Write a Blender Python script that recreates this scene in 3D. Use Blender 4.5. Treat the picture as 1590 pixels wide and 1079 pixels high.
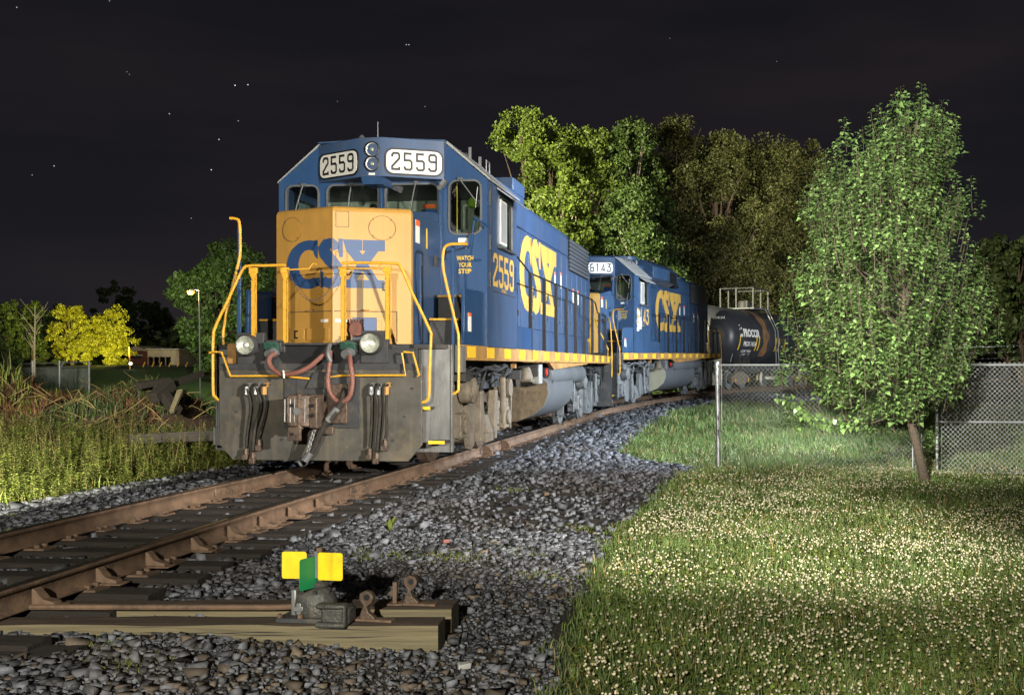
import bpy, bmesh, math, random
import numpy as np
from mathutils import Vector, Matrix
random.seed(7); RNG = np.random.default_rng(7)
for o in list(bpy.data.objects): bpy.data.objects.remove(o)
scene = bpy.context.scene
COL = scene.collection
R = math.radians
# ------------------------------------------------------------------ camera
cam_d = bpy.data.cameras.new('camera'); cam = bpy.data.objects.new('camera', cam_d); COL.objects.link(cam)
cam.location = (0, 0, 1.369); cam.rotation_euler = (R(90), 0, 0)
cam_d.lens = 36*1654.25/1590; cam_d.sensor_width = 36
cam_d.shift_x = -220.1/1590; cam_d.shift_y = 30.4/1590
cam_d.clip_end = 6000
scene.camera = cam
# ------------------------------------------------------------------ sky
w = bpy.data.worlds.new('World'); scene.world = w; w.use_nodes = True
nt = w.node_tree; nt.nodes.clear(); N = nt.nodes.new; L = nt.links.new
out = N('ShaderNodeOutputWorld'); bg = N('ShaderNodeBackground'); L(bg.outputs[0], out.inputs[0])
tc = N('ShaderNodeTexCoord'); sep = N('ShaderNodeSeparateXYZ'); L(tc.outputs['Generated'], sep.inputs[0])
cr = N('ShaderNodeValToRGB'); L(sep.outputs[2], cr.inputs[0])
e = cr.color_ramp.elements
e[0].position = 0.0; e[0].color = (.0175, .0160, .0190, 1)
e[1].position = 0.5; e[1].color = (.0070, .0066, .0088, 1)
m_ = e.new(.12); m_.color = (.0105, .0100, .0135, 1)
nz = N('ShaderNodeTexNoise'); nz.inputs['Scale'].default_value = 2.2; nz.inputs['Detail'].default_value = 4
mp = N('ShaderNodeMapping'); mp.inputs['Scale'].default_value = (1, 1, 5); mp.inputs['Rotation'].default_value = (0, .25, 0)
L(tc.outputs['Generated'], mp.inputs[0]); L(mp.outputs[0], nz.inputs[0])
r2 = N('ShaderNodeValToRGB'); L(nz.outputs[0], r2.inputs[0])
r2.color_ramp.elements[0].position = .45; r2.color_ramp.elements[0].color = (0, 0, 0, 1)
r2.color_ramp.elements[1].position = .8; r2.color_ramp.elements[1].color = (.010, .0065, .005, 1)
ad = N('ShaderNodeVectorMath'); ad.operation = 'ADD'; L(cr.outputs[0], ad.inputs[0]); L(r2.outputs[0], ad.inputs[1])
last = ad.outputs[0]
STARS = [(26,12,.3),(170,2,.2),(365,133,.9),(385,132,.7),(263,177,.4),(370,188,.25),(340,217,.6),(328,264,.7),(84,258,.4),
         (50,272,.2),(631,70,.4),(635,70,.4),(297,339,.2),(197,112,.12),(201,116,.12),(524,158,.12),(660,166,.15),(1040,60,.1),(1206,96,.12)]
for px, py, s in STARS:
    d = Vector(((px-1015.1)/1654.25, 1, (569.94-py)/1654.25)).normalized()
    dt = N('ShaderNodeVectorMath'); dt.operation = 'DISTANCE'; dt.inputs[1].default_value = d
    nn = N('ShaderNodeVectorMath'); nn.operation = 'NORMALIZE'; L(tc.outputs['Generated'], nn.inputs[0]); L(nn.outputs[0], dt.inputs[0])
    lt = N('ShaderNodeMath'); lt.operation = 'LESS_THAN'; lt.inputs[1].default_value = .00042; L(dt.outputs['Value'], lt.inputs[0])
    ml = N('ShaderNodeMath'); ml.operation = 'MULTIPLY'; ml.inputs[1].default_value = s*1.6; L(lt.outputs[0], ml.inputs[0])
    a2 = N('ShaderNodeVectorMath'); a2.operation = 'ADD'; L(last, a2.inputs[0]); L(ml.outputs[0], a2.inputs[1]); last = a2.outputs[0]
L(last, bg.inputs[0]); bg.inputs[1].default_value = 1.0
# ------------------------------------------------------------------ lights
def aim(o, to): o.rotation_euler = (Vector(to)-o.location).to_track_quat('-Z', 'Y').to_euler()
sd = bpy.data.lights.new('weak_fill_sun', 'SUN'); sd.energy = .07; sd.angle = R(8); sd.color = (1, .86, .7)  # weak sun added as general fill
so = bpy.data.objects.new('weak_fill_sun', sd); COL.objects.link(so); so.location = (20, -20, 20); aim(so, (0, 8, 0))
def spot(name, loc, to, energy, size, blend=.6, color=(1, 1, 1), rad=.12):
    d = bpy.data.lights.new(name, 'SPOT'); d.energy = energy; d.spot_size = R(size); d.spot_blend = blend; d.color = color
    d.shadow_soft_size = rad
    o = bpy.data.objects.new(name, d); COL.objects.link(o); o.location = loc; aim(o, to); return o
spot('work_light_front', (7.2, 2.2, 3.3), (-2.6, 15.5, 2.5), 18500, 50, .5, (1, .93, .82))
spot('work_light_side', (8.0, 19.5, 4.6), (-2.6, 24.5, 1.8), 13500, 92, .6, (.82, .90, 1.0))
spot('lawn_fill', (8.5, 25, 3.6), (2.2, 27, -.4), 3000, 84, .8, (.90, 1, .88))  # extra spot added to brighten the grass behind the fence
spot('work_light_rear', (12.0, 29.0, 3.4), (-1.4, 37.5, 1.9), 12500, 54, .6, (.86, .93, 1.0))
spot('work_light_camera', (-1.2, -4.5, 3.2), (-.2, 10, .6), 8200, 92, .6, (1, .93, .76))
spot('work_light_tree', (-.8, 2.5, 3.8), (4.1, 16.4, 3.5), 29000, 34, .6, (1, 1, .86))
spot('woods_fill', (-21, 25, 10.0), (4.0, 66, 8.0), 190000, 50, .7, (1, .91, .62), .3)  # fill spot, placed to spread light evenly over the woods
spot('woods_fill', (24, 44, 6.0), (12, 73, 9.0), 52000, 56, .8, (1, .88, .62), .3)  # second spot added to lift the right end of the woods
spot('tank_fill', (15.5, 43, 3.2), (6.0, 53.5, 2.6), 5200, 66, .7, (.92, .96, 1.0))  # spot added so the tank side and its lettering show
spot('work_light_weeds', (-7.2, 5.5, 2.3), (-13.0, 20.5, -.2), 36000, 42, .7, (1, .95, .72))
# ------------------------------------------------------------------ exposure
vs = scene.view_settings; vs.view_transform = 'Standard'; vs.look = 'None'; vs.exposure = 0; vs.gamma = 1
scene.cycles.max_bounces = 4; scene.cycles.diffuse_bounces = 2; scene.cycles.glossy_bounces = 3
scene.cycles.transparent_max_bounces = 8; scene.cycles.use_denoising = True; scene.cycles.caustics_reflective = False
scene.cycles.sample_clamp_indirect = 3

# ------------------------------------------------------------------ materials
def mat(name, col, rough=.6, metal=0., var=.25, scale=3., bump=0., bscale=30., dirt=None, dirt_amt=.5, dscale=1.5, stretch=(1, 1, 1), spec=.5, alpha=1., island=0., trans=0., streak=0., scol=(.03, .03, .03), chips=0., ccol=(.1, .1, .1)):
    m = bpy.data.materials.new(name); m.use_nodes = True; t = m.node_tree; b = t.nodes['Principled BSDF']
    n = t.nodes.new; l = t.links.new
    co = n('ShaderNodeTexCoord'); ma = n('ShaderNodeMapping'); ma.inputs['Scale'].default_value = stretch; l(co.outputs['Object'], ma.inputs[0])
    no = n('ShaderNodeTexNoise'); no.inputs['Scale'].default_value = scale; no.inputs['Detail'].default_value = 6; no.inputs['Roughness'].default_value = .65
    l(ma.outputs[0], no.inputs[0])
    mr = n('ShaderNodeMapRange'); mr.inputs[1].default_value = .3; mr.inputs[2].default_value = .7
    mr.inputs[3].default_value = 1-var; mr.inputs[4].default_value = 1+var; l(no.outputs[0], mr.inputs[0])
    mu = n('ShaderNodeVectorMath'); mu.operation = 'MULTIPLY'; mu.inputs[0].default_value = col[:3]; l(mr.outputs[0], mu.inputs[1])
    c = mu.outputs[0]
    if island:
        ge = n('ShaderNodeNewGeometry'); m2 = n('ShaderNodeMapRange'); m2.inputs[3].default_value = 1-island; m2.inputs[4].default_value = 1+island
        l(ge.outputs['Random Per Island'], m2.inputs[0]); mu2 = n('ShaderNodeVectorMath'); mu2.operation = 'MULTIPLY'; l(c, mu2.inputs[0]); l(m2.outputs[0], mu2.inputs[1]); c = mu2.outputs[0]
    if dirt:
        dn = n('ShaderNodeTexNoise'); dn.inputs['Scale'].default_value = dscale; dn.inputs['Detail'].default_value = 9; dn.inputs['Roughness'].default_value = .7; l(ma.outputs[0], dn.inputs[0])
        dr = n('ShaderNodeMapRange'); dr.inputs[1].default_value = .62-.25*dirt_amt; dr.inputs[2].default_value = .78-.12*dirt_amt; dr.inputs[4].default_value = min(1, .5+dirt_amt); l(dn.outputs[0], dr.inputs[0])
        mx = n('ShaderNodeMixRGB'); mx.inputs[2].default_value = (*dirt, 1); l(dr.outputs[0], mx.inputs[0]); l(c, mx.inputs[1]); c = mx.outputs[0]
    if streak:
        m3 = n('ShaderNodeMapping'); m3.inputs['Scale'].default_value = (7, 7, .35); l(co.outputs['Object'], m3.inputs[0])
        sn = n('ShaderNodeTexNoise'); sn.inputs['Scale'].default_value = 2.2; sn.inputs['Detail'].default_value = 5; sn.inputs['Roughness'].default_value = .6; l(m3.outputs[0], sn.inputs[0])
        sr = n('ShaderNodeMapRange'); sr.inputs[1].default_value = .52; sr.inputs[2].default_value = .78; sr.inputs[4].default_value = streak; l(sn.outputs[0], sr.inputs[0])
        sx_ = n('ShaderNodeMixRGB'); sx_.inputs[2].default_value = (*scol, 1); l(sr.outputs[0], sx_.inputs[0]); l(c, sx_.inputs[1]); c = sx_.outputs[0]
    if chips:
        cn = n('ShaderNodeTexNoise'); cn.inputs['Scale'].default_value = 16; cn.inputs['Detail'].default_value = 10; cn.inputs['Roughness'].default_value = .8; l(co.outputs['Object'], cn.inputs[0])
        c2 = n('ShaderNodeMapRange'); c2.inputs[1].default_value = .70-.08*chips; c2.inputs[2].default_value = .715-.08*chips; c2.inputs[4].default_value = .85; l(cn.outputs[0], c2.inputs[0])
        cx2 = n('ShaderNodeMixRGB'); cx2.inputs[2].default_value = (*ccol, 1); l(c2.outputs[0], cx2.inputs[0]); l(c, cx2.inputs[1]); c = cx2.outputs[0]
    l(c, b.inputs['Base Color'])
    rr = n('ShaderNodeMapRange'); rr.inputs[3].default_value = max(.02, rough-.12); rr.inputs[4].default_value = min(1, rough+.12); l(no.outputs[0], rr.inputs[0]); l(rr.outputs[0], b.inputs['Roughness'])
    b.inputs['Metallic'].default_value = metal; b.inputs['Specular IOR Level'].default_value = spec
    if bump:
        bn = n('ShaderNodeTexNoise'); bn.inputs['Scale'].default_value = bscale; bn.inputs['Detail'].default_value = 4; l(ma.outputs[0], bn.inputs[0])
        bu = n('ShaderNodeBump'); bu.inputs['Strength'].default_value = bump; bu.inputs['Distance'].default_value = .02; l(bn.outputs[0], bu.inputs['Height']); l(bu.outputs[0], b.inputs['Normal'])
    if trans:
        tr = n('ShaderNodeBsdfTranslucent'); l(c, tr.inputs[0]); ms = n('ShaderNodeMixShader'); ms.inputs[0].default_value = trans
        o_ = t.nodes['Material Output']; l(b.outputs[0], ms.inputs[1]); l(tr.outputs[0], ms.inputs[2]); l(ms.outputs[0], o_.inputs[0])
    return m
def emit(name, col, s):
    m = bpy.data.materials.new(name); m.use_nodes = True; b = m.node_tree.nodes['Principled BSDF']
    b.inputs['Base Color'].default_value = (*col, 1); b.inputs['Emission Color'].default_value = (*col, 1); b.inputs['Emission Strength'].default_value = s; return m
def glassmat(name, tint=(.6, .7, .7), amt=.82):
    m = bpy.data.materials.new(name); m.use_nodes = True; t = m.node_tree; t.nodes.clear(); n = t.nodes.new; l = t.links.new
    o = n('ShaderNodeOutputMaterial'); g = n('ShaderNodeBsdfGlossy'); g.inputs['Roughness'].default_value = .03; tr = n('ShaderNodeBsdfTransparent'); tr.inputs[0].default_value = (*tint, 1)
    mx = n('ShaderNodeMixShader'); mx.inputs[0].default_value = 1-amt; l(tr.outputs[0], mx.inputs[1]); l(g.outputs[0], mx.inputs[2]); l(mx.outputs[0], o.inputs[0]); return m
M = dict(
 blue=mat('blue_paint', (.021, .062, .158), .36, var=.2, scale=1.2, dirt=(.05, .080, .13), dirt_amt=.45, dscale=.9, streak=.55, scol=(.045, .06, .085), chips=.5, ccol=(.09, .12, .17), bump=.03, bscale=6, stretch=(1, 1, .5)),
 blue_worn=mat('worn_blue_paint', (.028, .070, .150), .45, var=.22, scale=1.5, streak=.6, scol=(.06, .075, .10), chips=1., ccol=(.30, .30, .28), dirt=(.05, .10, .20), dirt_amt=.35, dscale=1.8, bump=.05, bscale=8),
 hood=mat('hood_blue_paint', (.042, .082, .175), .42, var=.18, scale=1.1, streak=.6, scol=(.075, .085, .10), chips=.5, ccol=(.12, .14, .17), dirt=(.075, .10, .15), dirt_amt=.5, dscale=1.3, stretch=(1, 1, .35), bump=.04, bscale=5),
 nose=mat('yellow_nose_paint', (.47, .262, .060), .36, var=.12, scale=1.6, streak=.5, scol=(.34, .19, .06), chips=.35, ccol=(.12, .07, .03), dirt=(.36, .20, .06), dirt_amt=.25, dscale=2.2, stretch=(1, 1, .5), bump=.02, bscale=10),
 rail_y=mat('yellow_handrail_paint', (.68, .36, .035), .42, var=.2, scale=14, dirt=(.16, .075, .02), dirt_amt=.18, dscale=22),
 tan=mat('faded_yellow_sill', (.40, .22, .07), .65, var=.25, scale=3, dirt=(.16, .10, .055), dirt_amt=.5, dscale=4),
 reflect=mat('yellow_reflector', (.85, .55, .04), .4, var=.08),
 logo_b=mat('logo_blue', (.028, .075, .20), .38, var=.12, scale=4),
 logo_y=mat('logo_yellow', (.62, .385, .085), .5, var=.15, scale=3, streak=.45, scol=(.30, .20, .09), chips=.6, ccol=(.06, .08, .13), dirt=(.35, .22, .08), dirt_amt=.08, dscale=8, stretch=(1, 1, .3)),
 dark=mat('dark_steel', (.040, .042, .046), .6, var=.35, scale=5, dirt=(.13, .105, .075), dirt_amt=.3, dscale=3, bump=.15, bscale=25),
 pilot=mat('dusty_pilot_steel', (.074, .071, .064), .5, var=.35, scale=2.5, streak=.6, scol=(.15, .125, .085), chips=.7, ccol=(.22, .18, .13), dirt=(.150, .124, .085), dirt_amt=.5, dscale=1.6, bump=.12, bscale=18),
 truck=mat('dusty_truck_steel', (.165, .140, .108), .8, var=.35, scale=6, dirt=(.21, .165, .11), dirt_amt=.5, dscale=3, bump=.3, bscale=22),
 truck_b=mat('grey_truck_steel', (.13, .14, .15), .6, var=.4, scale=6, dirt=(.05, .05, .05), dirt_amt=.4, dscale=4, bump=.3, bscale=22),
 tankg=mat('grey_fuel_tank', (.105, .115, .130), .5, var=.22, scale=2, dirt=(.19, .18, .155), dirt_amt=.25, dscale=2.2, stretch=(.6, 3, .6)),
 mud=mat('mud_caked_steel', (.17, .13, .085), .9, var=.3, scale=9, dirt=(.075, .065, .05), dirt_amt=.45, dscale=10, bump=.5, bscale=40),
 silver=mat('bare_step_steel', (.24, .245, .25), .45, .3, streak=.7, scol=(.06, .06, .06), var=.3, scale=3, dirt=(.10, .10, .10), dirt_amt=.4, dscale=2.5, stretch=(1, 1, .4), bump=.08),
 coupler=mat('rusty_coupler', (.12, .085, .065), .55, .4, var=.4, scale=9, dirt=(.05, .035, .03), dirt_amt=.5, dscale=7, bump=.5, bscale=25),
 rubber=mat('black_rubber', (.034, .031, .028), .8, var=.4, scale=10, spec=.2, dirt=(.10, .085, .065), dirt_amt=.3, dscale=6),
 redhose=mat('red_jumper_hose', (.19, .075, .058), .6, var=.3, scale=12, dirt=(.12, .085, .065), dirt_amt=.45, dscale=9),
 white=mat('white_panel', (.80, .80, .76), .4, var=.04),
 radiator=mat('radiator_slat', (.10, .11, .13), .5, var=.2),
 black=mat('black_paint', (.012, .013, .016), .45, var=.2),
 chrome=mat('chrome', (.75, .76, .74), .2, .35, var=.5, scale=22),
 lens=mat('lamp_lens', (.65, .68, .60), .12, .6, var=.5, scale=14, bump=.4, bscale=60),
 grey=mat('grey_roof_paint', (.30, .31, .31), .7, var=.15, scale=5),
 cream=mat('cream_cab_lining', (.42, .42, .32), .7, var=.12, scale=2),
 deskg=mat('grey_desk', (.50, .52, .50), .6, var=.1),
 red=mat('red_paint', (.55, .035, .03), .5, var=.1),
 orange=mat('orange_sticker', (.80, .13, .02), .5, var=.05),
 green=mat('green_cap', (.018, .07, .05), .7, var=.4, scale=12, bump=.5),
 flag_g=mat('green_target', (.012, .26, .10), .45, var=.1),
 flag_y=mat('yellow_target', (.82, .62, .012), .45, var=.12, scale=9, streak=.35, scol=(.35, .25, .02), dirt=(.45, .33, .03), dirt_amt=.3, dscale=7, chips=.5, ccol=(.12, .08, .03)),
 casting=mat('weathered_casting', (.060, .062, .060), .55, .2, var=.35, scale=14, dirt=(.16, .14, .11), dirt_amt=.4, dscale=12, bump=.4, bscale=50),
 vest=mat('yellow_vest', (.45, .7, .03), .7),
 rail=mat('rusty_rail', (.150, .096, .064), .75, .0, var=.4, scale=4, dirt=(.050, .036, .028), dirt_amt=.55, dscale=6, bump=.25, bscale=40),
 railtop=mat('worn_rail_head', (.050, .044, .040), .35, .6, var=.3, scale=8, stretch=(1, .2, 1)),
 tie=mat('creosoted_wood', (.018, .014, .012), .85, var=.5, scale=5, stretch=(.5, 6, 6), dirt=(.05, .038, .028), dirt_amt=.25, dscale=3, bump=.6, bscale=14),
 wood=mat('weathered_timber', (.15, .128, .078), .85, var=.35, scale=4, stretch=(.35, 5, 9), dirt=(.045, .035, .022), dirt_amt=.25, dscale=2.5, bump=.5, bscale=12),
 woodtop=mat('dark_timber_top', (.06, .043, .032), .85, var=.45, scale=4, stretch=(.35, 8, 5), bump=.7, bscale=14),
 stone=mat('ballast_stone', (.080, .086, .102), .7, var=.45, scale=12, island=.9, dirt=(.058, .043, .033), dirt_amt=.45, dscale=.45, bump=.3, bscale=60),
 brownstone=mat('brown_pebble', (.095, .075, .058), .8, var=.3, scale=10, island=.55),
 galv=mat('galvanised_steel', (.26, .27, .28), .42, .6, var=.15, scale=8),
 wire=mat('galvanised_wire', (.34, .35, .35), .5, .4, var=.15, scale=8),
 wire_d=mat('silhouette_wire', (.11, .115, .12), .5, .3, var=.15, scale=8), wire_far=mat('pale_far_wire', (.24, .27, .27), .6),  # first wire darkened in colour to paint the backlit fence silhouette
 tankcar=mat('black_tank_paint', (.034, .037, .045), .42, var=.2, scale=1.2, dirt=(.06, .055, .05), dirt_amt=.3, dscale=1.5),
 bark=mat('bark', (.085, .062, .045), .9, var=.4, scale=6, stretch=(3, 3, 10), bump=.8, bscale=20),
 palebark=mat('pale_bark', (.26, .22, .16), .85, var=.3, scale=4, bump=.4),
 leaf_n=mat('young_tree_leaf', (.145, .232, .075), .25, var=.25, scale=1.5, island=.6, trans=.15, spec=.8),
 leaf_f1=mat('wood_leaf_light', (.125, .185, .026), .55, var=.3, scale=.35, island=.5, trans=.2),
 leaf_f2=mat('wood_leaf_green', (.075, .125, .028), .55, var=.3, scale=.4, island=.5, trans=.2),
 leaf_f3=mat('wood_leaf_olive', (.078, .088, .026), .6, var=.45, scale=.22, island=.5, trans=.15),
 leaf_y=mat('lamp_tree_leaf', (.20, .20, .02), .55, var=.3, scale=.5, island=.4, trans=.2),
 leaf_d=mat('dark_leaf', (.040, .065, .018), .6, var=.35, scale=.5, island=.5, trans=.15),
 grass=mat('grass_blade', (.108, .168, .044), .6, var=.45, scale=.9, island=.5, trans=.3),
 drygrass=mat('dry_stalk', (.22, .165, .07), .75, var=.3, scale=2, island=.5),
 clover=mat('clover_head', (.40, .37, .25), .8, var=.1, island=.4),
 weed=mat('weed_leaf', (.165, .205, .040), .6, var=.35, scale=1.0, island=.5, trans=.3),
 fern=mat('dead_frond', (.095, .040, .018), .8, var=.4, scale=1.5, island=.6),
 brick=mat('dark_red_brick', (.075, .022, .016), .85, var=.25, scale=3),
 shed=mat('weathered_shed_metal', (.26, .23, .18), .7, var=.3, scale=.8, dirt=(.12, .09, .06), dirt_amt=.4, dscale=.7, stretch=(1, 1, .3)),
 glass=glassmat('window_glass'),
 rubber_seal=mat('window_seal', (.10, .11, .12), .5),
 lamp_o=emit('sodium_lamp', (1, .36, .07), 2.6), lamp_w=emit('flood_lamp', (1, .95, .8), 30),
)
# ------------------------------------------------------------------ mesh helpers
class MB:
    def __init__(s): s.v = []; s.f = []; s.mi = []; s.cur = 0
    def add(s, vs, fs):
        b = len(s.v); s.v.extend([tuple(p) for p in vs]); s.f.extend([tuple(b+i for i in f) for f in fs]); s.mi.extend([s.cur]*len(fs)); return s
    def box(s, x0, x1, y0, y1, z0, z1):
        return s.add([(x0,y0,z0),(x1,y0,z0),(x1,y1,z0),(x0,y1,z0),(x0,y0,z1),(x1,y0,z1),(x1,y1,z1),(x0,y1,z1)],
                     [(0,3,2,1),(4,5,6,7),(0,1,5,4),(1,2,6,5),(2,3,7,6),(3,0,4,7)])
    def obox(s, c, sz, rot=None):
        m = rot if rot is not None else Matrix.Identity(3); c = Vector(c); x, y, z = sz[0]/2, sz[1]/2, sz[2]/2
        P = [(-x,-y,-z),(x,-y,-z),(x,y,-z),(-x,y,-z),(-x,-y,z),(x,-y,z),(x,y,z),(-x,y,z)]
        return s.add([c+m@Vector(p) for p in P], [(0,3,2,1),(4,5,6,7),(0,1,5,4),(1,2,6,5),(2,3,7,6),(3,0,4,7)])
    def cyl(s, p0, p1, r0, r1=None, n=12, cap=True):
        r1 = r0 if r1 is None else r1; p0 = Vector(p0); p1 = Vector(p1); q = (p1-p0).to_track_quat('Z', 'Y').to_matrix()
        vs = []
        for p, r in ((p0, r0), (p1, r1)):
            for k in range(n): a = 2*math.pi*k/n; vs.append(p+q@Vector((r*math.cos(a), r*math.sin(a), 0)))
        fs = [(k, (k+1) % n, n+(k+1) % n, n+k) for k in range(n)]
        if cap: fs += [tuple(reversed(range(n))), tuple(range(n, 2*n))]
        return s.add(vs, fs)
    def tube(s, path, r, n=8, cap=True):
        P = [Vector(p) for p in path]; rs = r if isinstance(r, (list, tuple)) else [r]*len(P); vs = []
        up = None
        for i, p in enumerate(P):
            d = (P[min(i+1, len(P)-1)]-P[max(i-1, 0)]).normalized()
            if up is None:
                up = Vector((0, 0, 1)) if abs(d.z) < .9 else Vector((0, 1, 0))
            sx = d.cross(up).normalized(); sy = sx.cross(d).normalized(); up = sy
            for k in range(n): a = 2*math.pi*k/n; vs.append(p+sx*rs[i]*math.cos(a)+sy*rs[i]*math.sin(a))
        fs = []
        for i in range(len(P)-1):
            for k in range(n): a, b = i*n+k, i*n+(k+1) % n; fs.append((a, a+n, b+n, b))
        if cap: fs += [tuple(range(n)), tuple(reversed(range(len(vs)-n, len(vs))))]
        return s.add(vs, fs)
    def lathe(s, prof, c=(0,0,0), axis='Z', n=24):
        vs = []
        for r, h in prof:
            for k in range(n):
                a = 2*math.pi*k/n; x, y = r*math.cos(a), r*math.sin(a)
                p = {'Z': (x, y, h), 'Y': (x, h, y), 'X': (h, x, y)}[axis]; vs.append((p[0]+c[0], p[1]+c[1], p[2]+c[2]))
        fs = [(i*n+k, i*n+(k+1) % n, (i+1)*n+(k+1) % n, (i+1)*n+k) for i in range(len(prof)-1) for k in range(n)]
        return s.add(vs, fs)
    def prism(s, poly, f0, f1):
        """poly 2d; f0,f1 map 2d->3d for the two caps"""
        n = len(poly); vs = [f0(*p) for p in poly]+[f1(*p) for p in poly]
        return s.add(vs, [tuple(range(n)), tuple(reversed(range(n, 2*n)))]+[((k+1) % n, k, n+k, n+(k+1) % n) for k in range(n)])
    def split(s, name, m, parent=None, bevel=0):
        """each loose piece becomes a part of its own"""
        root = list(range(len(s.v)))
        def fd(a):
            while root[a] != a: root[a] = root[root[a]]; a = root[a]
            return a
        for f in s.f:
            for k in f[1:]: root[fd(k)] = fd(f[0])
        grp = {}
        for f in s.f: grp.setdefault(fd(f[0]), []).append(f)
        out = []
        for fs in grp.values():
            ids = sorted({k for f in fs for k in f}); mp_ = {k: i for i, k in enumerate(ids)}
            out.append(MB().add([s.v[k] for k in ids], [tuple(mp_[k] for k in f) for f in fs]).build(name, m, parent, bevel))
        return out[0]
    def build(s, name, m, parent=None, bevel=0, smooth=True, ang=35, normals=True):
        me = bpy.data.meshes.new(name); me.from_pydata(s.v, [], s.f); me.update()
        for x in (m if isinstance(m, (list, tuple)) else [m]): me.materials.append(x)
        if any(s.mi): me.polygons.foreach_set('material_index', s.mi)
        if normals:
            bm = bmesh.new(); bm.from_mesh(me); bmesh.ops.recalc_face_normals(bm, faces=bm.faces); bm.to_mesh(me); bm.free()
        if smooth:
            me.polygons.foreach_set('use_smooth', [True]*len(me.polygons)); me.set_sharp_from_angle(angle=R(ang))
        o = bpy.data.objects.new(name, me); COL.objects.link(o)
        if parent is not None: o.parent = parent
        if bevel:
            b = o.modifiers.new('b', 'BEVEL'); b.width = bevel; b.segments = 2; b.limit_method = 'ANGLE'; b.angle_limit = R(50)
        return o
def tag(o, label=None, cat=None, group=None, kind=None):
    if label: o['label'] = label
    if cat: o['category'] = cat
    if group: o['group'] = group
    if kind: o['kind'] = kind
    return o
def empty(name, loc=(0,0,0), rz=0, **k):
    o = bpy.data.objects.new(name, None); COL.objects.link(o); o.location = loc; o.rotation_euler = (0, 0, rz); o.empty_display_size = .3
    return tag(o, **k)
def bx(name, m, parent, x0, x1, y0, y1, z0, z1, bevel=0): return MB().box(x0, x1, y0, y1, z0, z1).build(name, m, parent, bevel)
def npmesh(name, V, F, m, parent=None, smooth=False, mi=None):
    """V (n,3) float, F (k,c) int all the same size"""
    me = bpy.data.meshes.new(name); c = F.shape[1]
    me.vertices.add(len(V)); me.vertices.foreach_set('co', np.asarray(V, np.float32).ravel())
    me.loops.add(F.size); me.loops.foreach_set('vertex_index', F.astype(np.int32).ravel())
    me.polygons.add(len(F)); me.polygons.foreach_set('loop_start', np.arange(0, F.size, c, dtype=np.int32))
    try: me.polygons.foreach_set('loop_total', np.full(len(F), c, dtype=np.int32))
    except Exception: pass
    for x in (m if isinstance(m, (list, tuple)) else [m]): me.materials.append(x)
    if mi is not None: me.polygons.foreach_set('material_index', np.asarray(mi, np.int32))
    me.update(calc_edges=True); me.validate()
    if smooth: me.polygons.foreach_set('use_smooth', np.ones(len(F), bool))
    o = bpy.data.objects.new(name, me); COL.objects.link(o)
    if parent is not None: o.parent = parent
    return o
# flat lettering mapped on a surface: fn(u, v) -> 3d point
def textmesh(txt, offset=0., space=1.):
    c = bpy.data.curves.new('t', 'FONT'); c.body = txt; c.offset = offset; c.space_character = space; c.resolution_u = 3
    c.align_x = 'LEFT'
    o = bpy.data.objects.new('t', c); COL.objects.link(o); dg = bpy.context.evaluated_depsgraph_get(); dg.update()
    me = bpy.data.meshes.new_from_object(o.evaluated_get(dg)); bpy.data.objects.remove(o)
    V = np.array([v.co[:] for v in me.vertices]); F = [tuple(p.vertices) for p in me.polygons]; bpy.data.meshes.remove(me)
    mn = V.min(0); mx = V.max(0); V = (V-mn)/np.maximum(mx-mn, 1e-6)
    return V[:, :2], F
def decal_text(name, txt, m, parent, fn, u0, u1, v0, v1, offset=.02, space=1.):
    V, F = textmesh(txt, offset, space)
    b = MB(); b.add([fn(u0+(u1-u0)*a, v0+(v1-v0)*c) for a, c in V], F)
    return b.build(name, m, parent, smooth=False, normals=False)
def ribbon(path, wd, closed=False):
    """mitred strip as quads in 2d"""
    P = [Vector(p) for p in path]; n = len(P); W = wd if isinstance(wd, (list, tuple)) else [wd]*n; Lf = []; Rt = []
    for i in range(n):
        a = P[i-1] if (i > 0 or closed) else None; c = P[(i+1) % n] if (i < n-1 or closed) else None
        d0 = (P[i]-a).normalized() if a is not None else (c-P[i]).normalized(); d1 = (c-P[i]).normalized() if c is not None else d0
        t = (d0+d1).normalized(); nn = Vector((-t.y, t.x)); k = W[i]/2/max(.35, nn.dot(Vector((-d0.y, d0.x))))
        Lf.append(P[i]+nn*k); Rt.append(P[i]-nn*k)
    q = [(Lf[i], Lf[(i+1) % n], Rt[(i+1) % n], Rt[i]) for i in range(n if closed else n-1)]
    return q
DIG = {'2': [[(0,1.5),(0,1.75),(.2,2),(.8,2),(1,1.8),(1,1.35),(0,.35),(0,0),(1,0),(1,.3)]],
       '5': [[(1,2),(0,2),(0,1.15),(.8,1.15),(1,.95),(1,.2),(.8,0),(.2,0),(0,.2),(0,.4)]],
       '9': [[(1,1.12),(.2,1.12),(0,1.3),(0,1.8),(.2,2),(.8,2),(1,1.8),(1,.2),(.8,0),(.2,0),(0,.2),(0,.4)]],
       '6': [[(0,1.02),(.8,1.02),(1,.84),(1,.2),(.8,0),(.2,0),(0,.2),(0,1.6),(.4,2),(.85,2)]],
       '1': [[(.2,1.65),(.5,2),(.5,0)]],
       '4': [[(.75,0),(.75,2),(0,.5),(1.1,.5)]],
       '3': [[(0,2),(1,2),(.45,1.25),(.8,1.2),(1,1),(1,.2),(.8,0),(.2,0),(0,.2),(0,.45)]]}
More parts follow.
